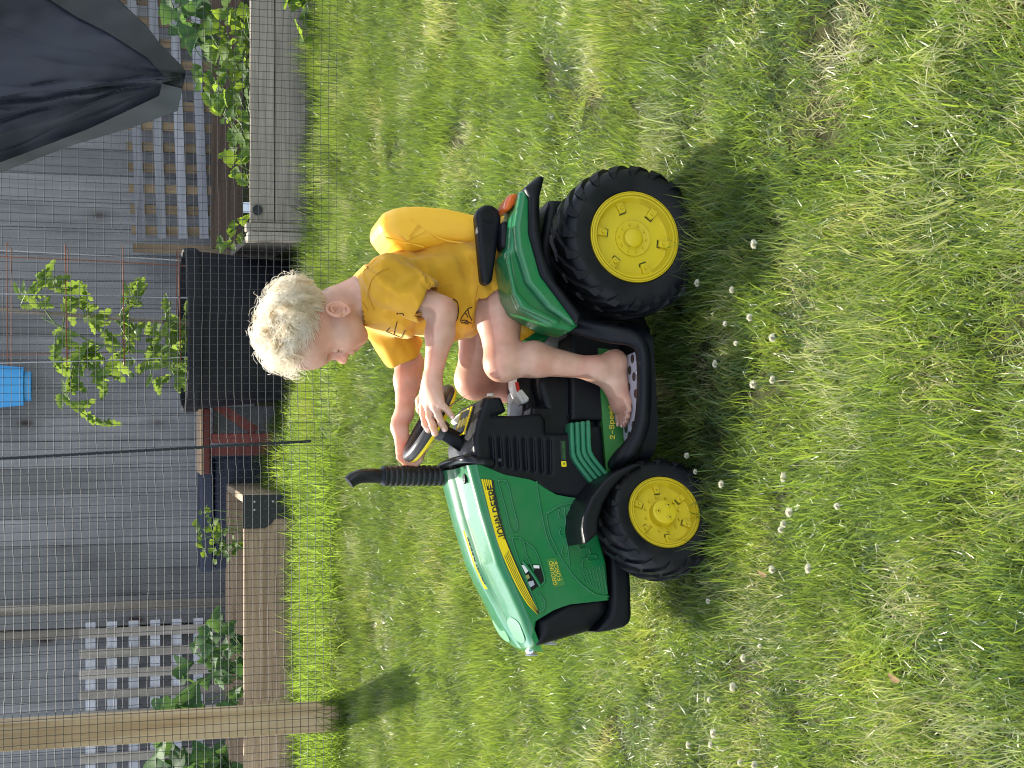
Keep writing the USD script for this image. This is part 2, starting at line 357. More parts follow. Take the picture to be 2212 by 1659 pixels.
M['soil'] = mat('soil', {'g': ('geometry', {}), 'n': ('noise_texture', {'scale': 14.0, 'detail': 8.0, 'roughness': 0.7}),
                         'r': ('rgb_ramp', {'ramp': [(0.3, (0.018, 0.022, 0.008)), (0.6, (0.045, 0.045, 0.018)), (0.8, (0.09, 0.075, 0.04))]}), 'bump': ('bump', {'strength': 0.8, 'distance': 0.02}),
                         'p': ('principled_bsdf', {'roughness': 0.95, 'specular_ior_level': 0.1})},
                [('g.position', 'n.vector'), ('n.fac', 'r.fac'), ('r.color', 'p.base_color'), ('n.fac', 'bump.height'), ('bump.normal', 'p.normal')], 'p.BSDF')

# ------------------------------------------------------------------ the lawn
yy = np.unique(np.concatenate([np.linspace(-60, -4, 12), np.linspace(-4, 12, 65), np.linspace(12, 80, 14)]))
xx = np.unique(np.concatenate([np.linspace(-60, -6, 10), np.linspace(-6, 6, 49), np.linspace(6, 60, 10)]))
_lawn = gz
def gz(y):
    return np.minimum(_lawn(y), _lawn(12.0))
GX, GY = np.meshgrid(xx, yy, indexing='ij')
gm = grid_mesh(np.stack([GX, GY, gz(GY)], -1))
top('ground', gm, M['soil'], True, kind='structure')

def blade_clump(seed, n, side, hmin, hmax, w, lean, clover=0):
    r = np.random.default_rng(seed); V, F = [], []
    for i in range(n):
        x, y = (r.random(2) - 0.5) * side
        h = hmin + (hmax - hmin) * r.random() ** 1.4
        a = r.random() * 2 * math.pi; d = np.array([math.cos(a), math.sin(a), 0])
        ln = abs(r.normal(0, lean)) + 0.1; b2 = r.random() ** 1.5 * 1.1
        fa = a + math.pi / 2 + r.normal(0, 0.6); s = np.array([math.cos(fa), math.sin(fa), 0])
        ww = w * (0.6 + 0.8 * r.random()); k0 = len(V); p = np.array([x, y, -0.01])
        th = ln * 0.4; m = 4
        for j in range(m):
            t = j / (m - 1); hw = ww * (1.0, 0.95, 0.65, 0.0)[j] / 2
            if j < m - 1: V += [p - s * hw, p + s * hw]
            else: V.append(p)
            th += (ln * 0.5 + b2 * 0.55 * (j + 1) / m); th = min(th, 1.75)
            p = p + (d * math.sin(th) + np.array([0, 0, math.cos(th)])) * h / (m - 1)
        F += [(k0, k0 + 1, k0 + 3), (k0, k0 + 3, k0 + 2), (k0 + 2, k0 + 3, k0 + 5), (k0 + 2, k0 + 5, k0 + 4), (k0 + 4, k0 + 5, k0 + 6)]
    for i in range(clover):
        x, y = (r.random(2) - 0.5) * side; z = 0.022 + 0.02 * r.random(); rr = 0.006 + 0.004 * r.random()
        for q in range(3):
            a = q * 2.094 + r.random() * 0.3; c = np.array([x + math.cos(a) * rr, y + math.sin(a) * rr, z]); k0 = len(V)
            V.append(c)
            for j in range(6): V.append(c + np.array([math.cos(j * 1.047) * rr * 0.95, math.sin(j * 1.047) * rr * 0.95, 0.003 * math.cos(2 * j)]))
            F += [(k0, k0 + 1 + j, k0 + 1 + (j + 1) % 6) for j in range(6)]
    return trimesh.Trimesh(np.array(V), np.array(F), process=False)

def instancer(name, protos, mats, pos, quat, scale, pid):
    pi = UsdGeom.PointInstancer.Define(stage, f'/World/{name}'); rel = pi.CreatePrototypesRel()
    for k, (m, mt) in enumerate(zip(protos, mats)):
        pp = f'/World/{name}/blade_clump' + (f'_{k:03d}' if k else '')
        usdkit.mesh(stage, pp, m, mt); rel.AddTarget(pp)
    pi.CreatePositionsAttr(Vt.Vec3fArray.FromNumpy(pos.astype(np.float32)))
    pi.CreateOrientationsAttr(Vt.QuathArray([Gf.Quath(float(q[0]), float(q[1]), float(q[2]), float(q[3])) for q in quat]))
    pi.CreateScalesAttr(Vt.Vec3fArray.FromNumpy(scale.astype(np.float32)))
    pi.CreateProtoIndicesAttr(Vt.IntArray.FromNumpy(pid.astype(np.int32)))
    tag(pi, kind='stuff'); return pi

def quats(n, tilt):
    a = rng.random(n) * 2 * math.pi; q = np.stack([np.cos(a / 2), np.zeros(n), np.zeros(n), np.sin(a / 2)], 1)
    b = rng.normal(0, tilt, n); c = rng.random(n) * 2 * math.pi
    t = np.stack([np.cos(b / 2), np.sin(b / 2) * np.cos(c), np.sin(b / 2) * np.sin(c), np.zeros(n)], 1)
    w1, x1, y1, z1 = t.T; w2, x2, y2, z2 = q.T
    return np.stack([w1*w2-x1*x2-y1*y2-z1*z2, w1*x2+x1*w2+y1*z2-z1*y2, w1*y2-x1*z2+y1*w2+z1*x2, w1*z2+x1*y2-y1*x2+z1*w2], 1)

clumps = [blade_clump(11 + k, 280, 0.15, 0.020, 0.074, 0.0019, 0.36, clover=0) for k in range(7)] + [blade_clump(31, 170, 0.16, 0.045, 0.092, 0.0022, 0.36)]
step = 0.060
px, py = np.meshgrid(np.arange(-3.2, 3.2, step), np.arange(1.2, 7.3, step), indexing='ij')
P = np.stack([px.ravel(), py.ravel()], 1); P += (rng.random(P.shape) - 0.5) * step * 1.1
P = P[np.abs(P[:, 0]) < 0.27 * P[:, 1] + 0.75]
nz = meshkit.fbm(np.c_[P * 2.2, np.zeros(len(P))], 3, 5); nz2 = meshkit.fbm(np.c_[P * 7.0, np.ones(len(P))], 2, 9)
keep = rng.random(len(P)) < np.clip(0.2 + 2.6 * (nz2 - 0.25), 0.35, 1.0)
P, nz, nz2 = P[keep], nz[keep], nz2[keep]
sc = np.clip(0.35 + 0.75 * nz + 0.75 * nz2, 0.5, 1.5); sc *= 1 + 0.9 * np.clip((P[:, 1] - 6.45) / 0.4, 0, 1)
pid = rng.integers(0, 7, len(P)); pid[rng.random(len(P)) < 0.10] = 7
sc = sc * (0.62 + 0.75 * rng.random(len(P)) ** 1.3)
instancer('grass', clumps, [M['grass']] * 8, np.c_[P, gz(P[:, 1])], quats(len(P), 0.17), np.stack([np.ones_like(sc), np.ones_like(sc), sc], 1) * (0.9 + 0.25 * rng.random(len(P)))[:, None], pid)

tall = [blade_clump(61 + k, 90, 0.16, 0.06, 0.21, 0.0042, 0.38) for k in range(4)]
px, py = np.meshgrid(np.arange(-3.4, 1.2, 0.07), np.arange(6.66, 8.2, 0.07), indexing='ij')
P = np.stack([px.ravel(), py.ravel()], 1); P += (rng.random(P.shape) - 0.5) * 0.09
bed = ((P[:, 0] > 0.6) & (P[:, 1] > 7.27)) | ((P[:, 0] < -0.62) & (P[:, 1] > 7.47))
pot = np.hypot(P[:, 0] - 0.28, P[:, 1] - 7.98) < 0.44
P = P[~bed & ~pot & (P[:, 0] < 0.15 + 0.1 * rng.random(len(P)))]
sc = np.where(P[:, 0] < -0.3, 1.05, 0.62) * (0.75 + 0.4 * rng.random(len(P)))
sc = np.where((P[:, 0] > -0.3) & (P[:, 0] < 0.6) & (P[:, 1] > 7.25), 0.5, sc)
instancer('tall_grass', tall, [M['tall_grass']] * 4, np.c_[P, gz(P[:, 1])], quats(len(P), 0.1), np.stack([np.ones_like(sc), np.ones_like(sc), sc], 1), rng.integers(0, 4, len(P)))
# ------------------------------------------------------------------ background materials
M['fence_wood'] = wood('weathered_fence_wood', (0.135, 0.132, 0.132), (0.180, 0.177, 0.177), (0.228, 0.225, 0.225), 'z', knots=0.085, tone=(0.86, 1.12))
M['fence_tan'] = wood('tan_fence_wood', (0.14, 0.12, 0.10), (0.23, 0.20, 0.165), (0.31, 0.275, 0.23), 'z')
M['bed_grey'] = wood('grey_bed_wood', (0.19, 0.165, 0.13), (0.29, 0.255, 0.205), (0.39, 0.345, 0.285), 'x', scale=1.4)
M['bed_new'] = wood('new_bed_wood', (0.22, 0.145, 0.085), (0.37, 0.26, 0.165), (0.47, 0.35, 0.24), 'x', scale=1.2)
M['bed_new_z'] = wood('new_bed_endgrain', (0.22, 0.16, 0.10), (0.34, 0.26, 0.17), (0.44, 0.35, 0.24), 'y', scale=1.2)
M['bed_brown'] = wood('brown_bed_wood', (0.07, 0.045, 0.032), (0.12, 0.08, 0.055), (0.17, 0.12, 0.085), 'x')
M['post_wood'] = wood('pale_post_wood', (0.33, 0.215, 0.105), (0.46, 0.33, 0.18), (0.56, 0.43, 0.27), 'z', scale=0.8)
M['slat_grey'] = wood('grey_slat_wood', (0.17, 0.17, 0.18), (0.25, 0.25, 0.265), (0.33, 0.33, 0.34), 'x')
M['slat_brown'] = wood('brown_slat_wood', (0.11, 0.075, 0.04), (0.17, 0.12, 0.07), (0.23, 0.17, 0.105), 'z')
M['slat_tan'] = wood('tan_slat_wood', (0.22, 0.19, 0.155), (0.30, 0.265, 0.225), (0.37, 0.33, 0.285), 'z')
M['slat_pale'] = wood('pale_slat_wood', (0.30, 0.30, 0.33), (0.40, 0.40, 0.43), (0.48, 0.48, 0.51), 'x')
M['red_wood'] = wood('red_painted_wood', (0.085, 0.022, 0.018), (0.135, 0.036, 0.030), (0.18, 0.055, 0.042), 'x')
M['stake'] = wood('stake_wood', (0.16, 0.12, 0.09), (0.26, 0.21, 0.16), (0.36, 0.30, 0.24), 'z')
M['wire'] = mat('coated_wire', {'p': ('principled_bsdf', {'base_color': (0.022, 0.026, 0.03), 'roughness': 0.5, 'specular_ior_level': 0.35})}, [], 'p.BSDF')
M['black_metal'] = paint('black_metal', (0.009, 0.010, 0.012), 0.45)
M['rust'] = paint('rusty_wire', (0.17, 0.055, 0.025), 0.7)
M['grey_wire'] = paint('grey_wire', (0.33, 0.33, 0.34), 0.4)
M['pot'] = plastic('black_pot_plastic', (0.0035, 0.004, 0.0065), 0.45, 0.15, 300, 0.15, dustcol=(0.035, 0.035, 0.037), spec=0.25)
M['navy_box'] = plastic('navy_box_plastic', (0.020, 0.028, 0.055), 0.5, 0.1, 300, 0.2, dustcol=(0.07, 0.07, 0.08))
M['blue'] = plastic('blue_bucket_plastic', (0.045, 0.30, 0.62), 0.4, 0.0, 300, 0.05)
M['canopy'] = mat('dark_canopy_fabric', {
    'g': ('geometry', {}), 'n': ('noise_texture', {'scale': 5.0, 'detail': 5.0}), 'r': ('rgb_ramp', {'ramp': [(0.3, (0.0045, 0.007, 0.014)), (0.7, (0.009, 0.0125, 0.022))]}),
    'w': ('noise_texture', {'scale': 900.0, 'detail': 1.0}), 'bump': ('bump', {'strength': 0.2, 'distance': 0.001}), 'p': ('principled_bsdf', {'roughness': 0.5, 'specular_ior_level': 0.4, 'sheen_weight': 0.05})},
    [('g.position', 'n.vector'), ('n.fac', 'r.fac'), ('r.color', 'p.base_color'), ('g.position', 'w.vector'), ('w.fac', 'bump.height'), ('bump.normal', 'p.normal')], 'p.BSDF')
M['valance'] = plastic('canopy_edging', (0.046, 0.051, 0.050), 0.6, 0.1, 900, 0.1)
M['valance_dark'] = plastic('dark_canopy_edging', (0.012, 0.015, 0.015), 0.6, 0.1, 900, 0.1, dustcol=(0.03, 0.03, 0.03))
M['leaf'] = leafy('garden_leaves', [(0.0, (0.035, 0.085, 0.015)), (0.5, (0.06, 0.13, 0.02)), (1.0, (0.10, 0.17, 0.025))], 0.5, 0.6, (0.40, 0.55, 0.05), spec=0.15)
M['leaf_dark'] = leafy('bean_leaves', [(0.0, (0.03, 0.08, 0.025)), (0.5, (0.05, 0.115, 0.04)), (1.0, (0.075, 0.15, 0.05))], 0.35, 0.6, (0.22, 0.40, 0.07), spec=0.15)
M['leaf_tomato'] = leafy('tomato_leaves', [(0.0, (0.07, 0.14, 0.03)), (0.5, (0.12, 0.20, 0.045)), (1.0, (0.18, 0.26, 0.06))], 0.45, 0.65, (0.38, 0.52, 0.06), spec=0.12)
M['stem'] = paint('green_stem', (0.10, 0.16, 0.04), 0.5)
M['tag'] = paint('pale_blue_tag', (0.5, 0.58, 0.68), 0.4)
M['dry'] = paint('dry_leaf', (0.22, 0.14, 0.06), 0.7)
M['bloom'] = mat('clover_bloom', {'p': ('principled_bsdf', {'base_color': (0.72, 0.70, 0.58), 'roughness': 0.7}), 't': ('translucent_bsdf', {'color': (0.7, 0.68, 0.5)}), 'mx': ('mix_closure', {'fac': 0.3})},
                 [('p.BSDF', 'mx.closure1'), ('t.BSDF', 'mx.closure2')], 'mx.closure')

# crops of the photograph, turned into picture units
def c1(x, y): return x / 3.024, y / 3.024                       # top left
def c2(x, y): return x / 3.1016, 493.7 + y / 3.1016             # pot and tomato
def c3(x, y): return x / 2.88, 850.3 + y / 2.88                 # red bench, bed corner
def c4(x, y): return x / 2.88, 1234.3 + y / 2.88                # left lattice and post

# ------------------------------------------------------------------ wooden fence at the back
FY = 8.95
wf = thing('wooden_fence', 'tall fence of weathered grey vertical boards along the back of the garden', 'fence', (0, FY, 0))
x = -3.6; r = np.random.default_rng(3)
while x < 3.6:
    w = 0.150 + r.normal(0, 0.004); dy = r.normal(0, 0.0022)
    b = box(x, x + w - 0.0015, dy, dy + 0.018, float(gz(FY)) - 0.05, 2.02 + r.normal(0, 0.006), 0.002)
    part(wf, 'board', b, M['fence_wood'], False); x += w
part(wf, 'backing', box(-3.6, 3.6, 0.066, 0.074, float(gz(FY)) - 0.05, 1.98), M['fence_wood'], False)
for z in (0.55, 1.75):
    part(wf, 'rail', box(-3.6, 3.6, 0.024, 0.062, z, z + 0.09), M['fence_wood'], False)
a, b = at_y(*c4(600, 262), FY - 0.09), at_y(*c4(600, 345), FY - 0.09)
part(wf, 'post', box(b[0], a[0], -0.09, -0.012, float(gz(FY)) - 0.05, 2.0, 0.004), M['fence_wood'], False, 'pale grey post standing in front of the boards')
a, b = at_y(*c4(600, 349), FY - 0.06), at_y(*c4(600, 412), FY - 0.06)
part(wf, 'post', box(b[0], a[0], -0.06, -0.012, float(gz(FY)) - 0.05, 2.0, 0.004), M['fence_tan'], False, 'tan board fixed beside the post')
a, b = at_y(*c4(600, 195), FY - 0.04), at_y(*c4(600, 258), FY - 0.04)
part(wf, 'post', box(b[0], a[0], -0.04, -0.012, float(gz(FY)) - 0.05, 2.0, 0.004), M['fence_tan'], False, 'tan board fixed on the other side of the post')

# ------------------------------------------------------------------ wire mesh fence
MY, SPC = 6.62, 0.0338
gf = thing('garden_fence', 'welded wire mesh fence with one pale wooden post and a thin black stake', 'fence', (0, 0, 0))
ws = []; r = np.random.default_rng(5)
x0, x1, zt = -2.3, 2.3, 1.86
def mesh_y(x, z): return MY + 0.012 * np.sin(2.1 * x + 1.0) * (0.4 + z) + 0.006 * np.sin(7 * x + 3 * z)
def sag(x, z): return 0.006 * np.sin(1.7 * x + 0.4) + 0.003 * np.sin(5.3 * x + 2 * z)
zb = float(gz(MY))
k = 0
for x in np.arange(x0, x1, SPC):
    z = np.linspace(zb - 0.01 , zt, 22); xs_ = x + 0.004 * np.sin(2.7 * z + 1.3 * x) + r.normal(0, 0.0006, len(z)).cumsum() * 0.4 + 0.012 * (z - 0.9) * np.sin(0.8 * x)
    ws.append(tube(np.c_[xs_, mesh_y(x, z) + 0.0013, z], 0.00115, 5, False))
for i, z in enumerate(np.arange(zb + 0.012, zt, SPC)):
    x = np.linspace(x0, x1, 60)
    ws.append(tube(np.c_[x, mesh_y(x, z) - 0.0013, z + sag(x, z) + 0.5 * (r.normal(0, 0.0007, len(x)))], 0.00115, 5, False))
part(gf, 'wire_mesh', cat(ws), M['wire'], True, kind='stuff')
a, b = at_y(*c4(0, 952), MY + 0.03), at_y(*c4(0, 1125), MY + 0.03)
post = box(b[0], a[0], MY + 0.03, MY + 0.03 + (a[0] - b[0]), zb - 0.1, 1.9, 0.003)
part(gf, 'post', post, M['post_wood'], False)
a, b = at_y(0, 991, MY + 0.03), at_y(672, 953, MY + 0.03)
part(gf, 'stake', tube(np.linspace(a + (a - b) * 0.1, b, 12), 0.0062, 8), M['black_metal'], True)

# ------------------------------------------------------------------ leaves
def leaf_mesh(kind, s, r):
    """A leaf of length about s along +x from its stalk at the origin, facing +z."""
    n = 9; t = np.linspace(0, 1, n); 
    if kind == 'ovate': w = 0.36 * np.sin(np.pi * t ** 0.75) ** 0.9
    elif kind == 'lobed': w = 0.46 * np.array([0.25, 0.75, 1.0, 0.72, 0.98, 0.6, 0.62, 0.28, 0.0])
    elif kind == 'heart': w = 0.5 * np.array([0.2, 0.8, 1.0, 0.97, 0.85, 0.66, 0.44, 0.2, 0.0])
    else: w = 0.27 * np.array([0.1, 0.9, 0.55, 1.0, 0.55, 0.85, 0.4, 0.5, 0.0])      # toothed
    w = w * (1 + r.normal(0, 0.06, n)); w[-1] = 0
    c = r.normal(0, 0.25) + 0.35; zc = -c * t ** 2 * 0.5; fold = 0.25 + r.random() * 0.3
    mid = np.c_[t, np.zeros(n), zc]; L = np.c_[t - 0.10 * (w > 0.3), w, zc + fold * w + r.normal(0, 0.015, n)]; R = np.c_[t - 0.10 * (w > 0.3), -w, zc + fold * w + r.normal(0, 0.015, n)]
    V = np.vstack([mid, L, R]) * s; F = []
    for i in range(n - 1):
        F += [(i, i + 1, n + i + 1), (i, n + i + 1, n + i), (i, 2 * n + i + 1, i + 1), (i, 2 * n + i, 2 * n + i + 1)]
    return trimesh.Trimesh(V, np.array(F), process=False)

def place_leaf(m, p, r, face, droop):
    """Turns the leaf so that its face points near FACE and its tip falls."""
    n = np.array(face, float) + r.normal(0, 0.35, 3); n /= np.linalg.norm(n)
    d = np.array([r.normal(0, 1), r.normal(0, 0.6), -droop + r.normal(0, 0.5)]); d -= n * (d @ n); d /= np.linalg.norm(d)
    m.apply_transform(frame_to(p, d, np.cross(n, d), n)); return m

def cluster(parent, spots, kind, mt, r, face=(0, -0.75, 0.65), droop=0.6):
    for p, s in spots: part(parent, 'leaf', place_leaf(leaf_mesh(kind, s, r), p, r, face, droop), mt, True)

def scatter(poly, n, y0, y1, s0, s1, r, conv):
    P = Polygon(poly); a, b, c, d = P.bounds; out = []
    while len(out) < n:
        q = (a + (c - a) * r.random(), b + (d - b) * r.random())
        if P.contains(Point(q)): out.append((at_y(*conv(*q), y0 + (y1 - y0) * r.random()), s0 + (s1 - s0) * r.random()))
    return out

def stems(parent, base, spots, r, n, rad=0.004):
    for p, s in [spots[i] for i in r.choice(len(spots), min(n, len(spots)), replace=False)]:
        b = np.array(base) + r.normal(0, 0.05, 3) * (1, 0.6, 0); m = (b + p) / 2 + r.normal(0, 0.04, 3)
        part(parent, 'stem', tube(spline([b, m, p], 6), np.linspace(rad, rad * 0.45, 13), 5), M['stem'], True)

# ------------------------------------------------------------------ raised bed on the right of the upright picture
BY = 7.30
rb = thing('raised_bed', 'weathered grey raised bed of two stacked boards with a short corner post', 'raised bed', (0, 0, 0))
zt_, zm = at_y(*c1(1636, 1300), BY)[2], at_y(*c1(1795, 1300), BY)[2]; xe = at_y(*c1(1700, 1453), BY)[0]; gb = float(gz(BY)) - 0.04
part(rb, 'board', box(xe, 2.3, BY, BY + 0.038, zm + 0.0015, zt_, 0.003), M['bed_grey'], False)
part(rb, 'board', box(xe, 2.3, BY + 0.003, BY + 0.040, gb, zm - 0.0015, 0.003), M['bed_grey'], False)
xp0 = at_y(*c1(1700, 1570), BY)[0]; xpm = at_y(*c1(1700, 1512), BY)[0]
part(rb, 'corner_post', box(xpm + 0.002, xe - 0.003, BY - 0.012, BY + 0.08, gb, zt_ + 0.02, 0.003), M['bed_grey'], False)
part(rb, 'corner_post', box(xp0, xpm - 0.002, BY - 0.02, BY + 0.08, gb, zt_ + 0.012, 0.003), M['bed_grey'], False)
part(rb, 'side_board', box(xp0 + 0.01, xp0 + 0.048, BY + 0.085, BY + 1.1, gb, zt_ - 0.005, 0.003), M['bed_grey'], False)
part(rb, 'back_board', box(xp0 + 0.05, 2.3, BY + 1.06, BY + 1.1, gb, zt_ + 0.10, 0.003), M['bed_brown'], False, 'brown back board of the bed')
part(rb, 'soil', box(xp0 + 0.052, 2.29, BY + 0.044, BY + 1.055, gb, zt_ - 0.06), M['soil'], False)
cp = at_y(*c1(1681, 1372), BY - 0.004); cyl = trimesh.creation.cylinder(0.024, 0.012, sections=24); cyl.apply_transform(trimesh.transformations.rotation_matrix(math.pi / 2, (1, 0, 0))); cyl.apply_translation(cp)
part(rb, 'round_cap', cyl, M['black_metal'], 30)
a, b = at_y(*c1(1590, 1320), BY + 0.06), at_y(*c1(1650, 1390), BY + 0.06)
top('plant_tag', box(b[0], a[0], BY + 0.058, BY + 0.062, b[2] - 0.05, a[2], 0.001), M['tag'], False, 'small pale blue tag behind the top of the grey raised bed', 'tag')

r = np.random.default_rng(21)
p1 = thing('leafy_plant', 'dense leafy vegetable plant with sunlit green leaves in the grey raised bed', 'plant')
sp = scatter([(1330, 60), (1640, 40), (1640, 900), (1560, 960), (1480, 820), (1400, 700), (1300, 620), (1240, 540), (1300, 380)], 120, 7.40, 7.85, 0.05, 0.10, r, c1)
cluster(p1, sp, 'lobed', M['leaf'], r, (0, -0.6, 0.8)); stems(p1, (1.15, 7.65, zt_ - 0.08), sp, r, 16)
p1 = thing('leafy_plant', 'shaded leafy plant climbing the lattice beside the dark umbrella', 'plant')
sp = scatter([(1070, 0), (1330, 0), (1340, 300), (1250, 270), (1110, 190)], 34, 7.8, 8.3, 0.06, 0.12, r, c1)
cluster(p1, sp, 'heart', M['leaf_dark'], r); stems(p1, (1.55, 8.1, zt_ - 0.08), sp, r, 8)
p1 = thing('leafy_plant', 'thin leafy vine trailing over the round cap end of the grey raised bed', 'plant')
sp = scatter([(1400, 1000), (1640, 900), (1630, 1080), (1600, 1260), (1560, 1270), (1500, 1120)], 22, 7.4, 7.6, 0.04, 0.075, r, c1)
sp += scatter([(1500, 1480), (1640, 1400), (1620, 1460), (1540, 1600), (1420, 1640)], 16, 7.45, 7.7, 0.035, 0.06, r, c1)
cluster(p1, sp, 'lobed', M['leaf'], r); stems(p1, (0.85, 7.55, zt_ - 0.08), sp, r, 8, 0.003)
p1 = thing('sapling', 'few bright yellow-green pointed leaves hanging in front of the grey raised bed', 'plant')
sp = [(at_y(*c1(x_, y_), 7.0 + 0.1 * r.random()), s_) for x_, y_, s_ in ((1880, 20, 0.10), (1865, 60, 0.09), (1900, 70, 0.10), (1960, 10, 0.08), (1975, 70, 0.09), (1975, 200, 0.11), (2035, 170, 0.09), (2030, 225, 0.10), (2085, 190, 0.09), (2050, 20, 0.08), (2000, 110, 0.08), (1930, 120, 0.07), (2010, -40, 0.1), (1900, -50, 0.1), (1950, -90, 0.1))]
cluster(p1, sp, 'lobed', M['leaf'], r, (0, -0.5, 0.85), 1.3); stems(p1, at_y(*c1(2100, -160), 7.08), sp, r, 9, 0.004)

# ------------------------------------------------------------------ lattices
LY = 8.72
l1 = thing('lattice_panel', 'leaning lattice of grey and brown slats on the fence beside the dark umbrella', 'lattice')
for k in range(5):
    xa, xb = 890 + 137.5 * k, 919 + 138 * k
    a, b = at_y(*c1(xa - 30, 0), LY), at_y(*c1(xb, 1560), LY); w = 0.025
    V = LineString([(a[0] + 0.4, a[2] + (a[2] - b[2]) / (a[0] - b[0]) * 0.4), (b[0], b[2])]).buffer(w, cap_style='flat')
    m = trimesh.creation.extrude_polygon(V, 0.012); m.apply_transform(np.array([[1, 0, 0, 0], [0, 0, -1, LY], [0, 1, 0, 0], [0, 0, 0, 1.0]])); part(l1, 'slat', m, M['slat_grey'], False)
for k in range(-7, 6):
    yc = 955 + 137 * k - (20 if k > 4 else 0); a, b = at_y(*c1(826 + 8 * k, yc), LY + 0.014), at_y(*c1(1560, yc - 4), LY + 0.014)
    m = box(a[0] - 0.025, a[0] + 0.025, LY + 0.002, LY + 0.014, b[2] - 0.1, a[2], 0.001); part(l1, 'slat', m, M['slat_brown'], False)
l2 = thing('lattice_panel', 'upright lattice of tan and pale slats on the fence behind the pale wooden post', 'lattice')
for k in range(-1, 7):
    yc = 515 + 128.5 * k + (0 if k < 5 else 10); a = at_y(*c4(490 + 6 * (k > 4), yc), LY)
    part(l2, 'slat', box(a[0] - 0.025, a[0] + 0.025, LY - 0.012, LY - 0.0005, 0.3, a[2], 0.001), M['slat_tan'], False)
xr = at_y(*c4(560, 318), LY)[0]
for k in range(6):
    a = at_y(*c4(563 + 134 * k, 500), LY + 0.01)
    part(l2, 'slat', box(-2.9, xr, LY + 0.0005, LY + 0.012, a[2] - 0.027, a[2] + 0.027, 0.001), M['slat_pale'], False)

# ------------------------------------------------------------------ raised bed on the left of the upright picture
CY = 7.50
nb = thing('raised_bed', 'new brown raised bed with a black metal corner bracket', 'raised bed', (0, 0, 0))
zt2 = at_y(*c3(1517, 900), CY)[2]; xc = at_y(*c3(1600, 632), CY)[0]; gb = float(gz(CY)) - 0.04
d = ray(*c3(1405, 515)); bk = CAM + d * ((zt2 - CAM[2]) / d[2]); yb = min(bk[1], CY + 1.0)
part(nb, 'board', box(-2.9, xc - 0.003, CY, CY + 0.038, gb, zt2, 0.003), M['bed_new'], False)
xk = xc
part(nb, 'side_board', box(xk - 0.040, xk - 0.002, CY + 0.041, yb, gb, zt2 + 0.001, 0.003), M['bed_new_z'], False)
part(nb, 'back_board', box(-2.9, xk - 0.043, yb - 0.04, yb, gb, zt2 + 0.004, 0.003), M['bed_new'], False)
part(nb, 'soil', box(-2.9, xk - 0.045, CY + 0.04, yb - 0.042, gb, zt2 - 0.10), M['soil'], False)
xb_ = at_y(*c3(1600, 838), CY)[0]
pl = Polygon([(xc + 0.002, gb), (xc + 0.002, zt2 + 0.006), (xb_, zt2 + 0.006), (xb_, zt2 - 0.10), (xb_ + 0.02, zt2 - 0.13), (xb_ + 0.045, zt2 - 0.15), (xb_ + 0.045, gb)])
m = trimesh.creation.extrude_polygon(pl, 0.006); m.apply_transform(np.array([[1, 0, 0, 0], [0, 0, -1, CY - 0.001], [0, 1, 0, 0], [0, 0, 0, 1.0]]))
part(nb, 'bracket', m, M['black_metal'], False)
for dx, dz in ((0.03, 0.05), (0.03, 0.14), (0.07, 0.05)):
    s_ = trimesh.creation.icosphere(1, 0.006); s_.apply_scale((1, 0.4, 1)); s_.apply_translation((xc - dx, CY - 0.008, zt2 - dz)); part(nb, 'bolt', s_, M['grey_wire'], True)

r = np.random.default_rng(33)
p2 = thing('bean_plant', 'bushy plant with broad dull green leaves at the lattice end of the new raised bed', 'plant')
sp = scatter([(1200, 420), (1300, 270), (1400, 250), (1420, 350), (1500, 400), (1500, 880), (1390, 880), (1350, 760), (1240, 640)], 62, 7.62, 8.1, 0.05, 0.10, r, c4)
sp += scatter([(1075, 560), (1140, 550), (1140, 700), (1100, 700)], 3, 7.9, 8.0, 0.09, 0.11, r, c4)
sp += [(at_y(*c4(x_, y_), 7.75), s_) for x_, y_, s_ in ((1060, 800, 0.19), (1130, 830, 0.2), (1000, 850, 0.14), (1180, 860, 0.16), (1260, 840, 0.15))]
cluster(p2, sp, 'heart', M['leaf_dark'], r); stems(p2, (-1.45, 7.85, zt2 - 0.12), sp, r, 14)
p2 = thing('bean_plant', 'broad leaves beyond the pale wooden post in the new raised bed', 'plant')
sp = scatter([(940, 1120), (1100, 1090), (1500, 1120), (1500, 1330), (960, 1300)], 40, 7.65, 8.05, 0.08, 0.17, r, c4)
cluster(p2, sp, 'heart', M['leaf_dark'], r); stems(p2, (-2.0, 7.85, zt2 - 0.12), sp, r, 9)
p2 = thing('small_plant', 'small leafy plant standing in the bracket end of the new raised bed', 'plant')
sp = scatter([(1200, 860), (1270, 700), (1330, 760), (1400, 800), (1500, 900), (1480, 1000), (1340, 1040), (1240, 1000)], 46, 7.75, 7.95, 0.028, 0.06, r, c3)
cluster(p2, sp, 'ovate', M['leaf'], r, (0, -0.6, 0.75), 0.2); stems(p2, at_y(*c3(1530, 900), 7.85), sp, r, 12, 0.003)

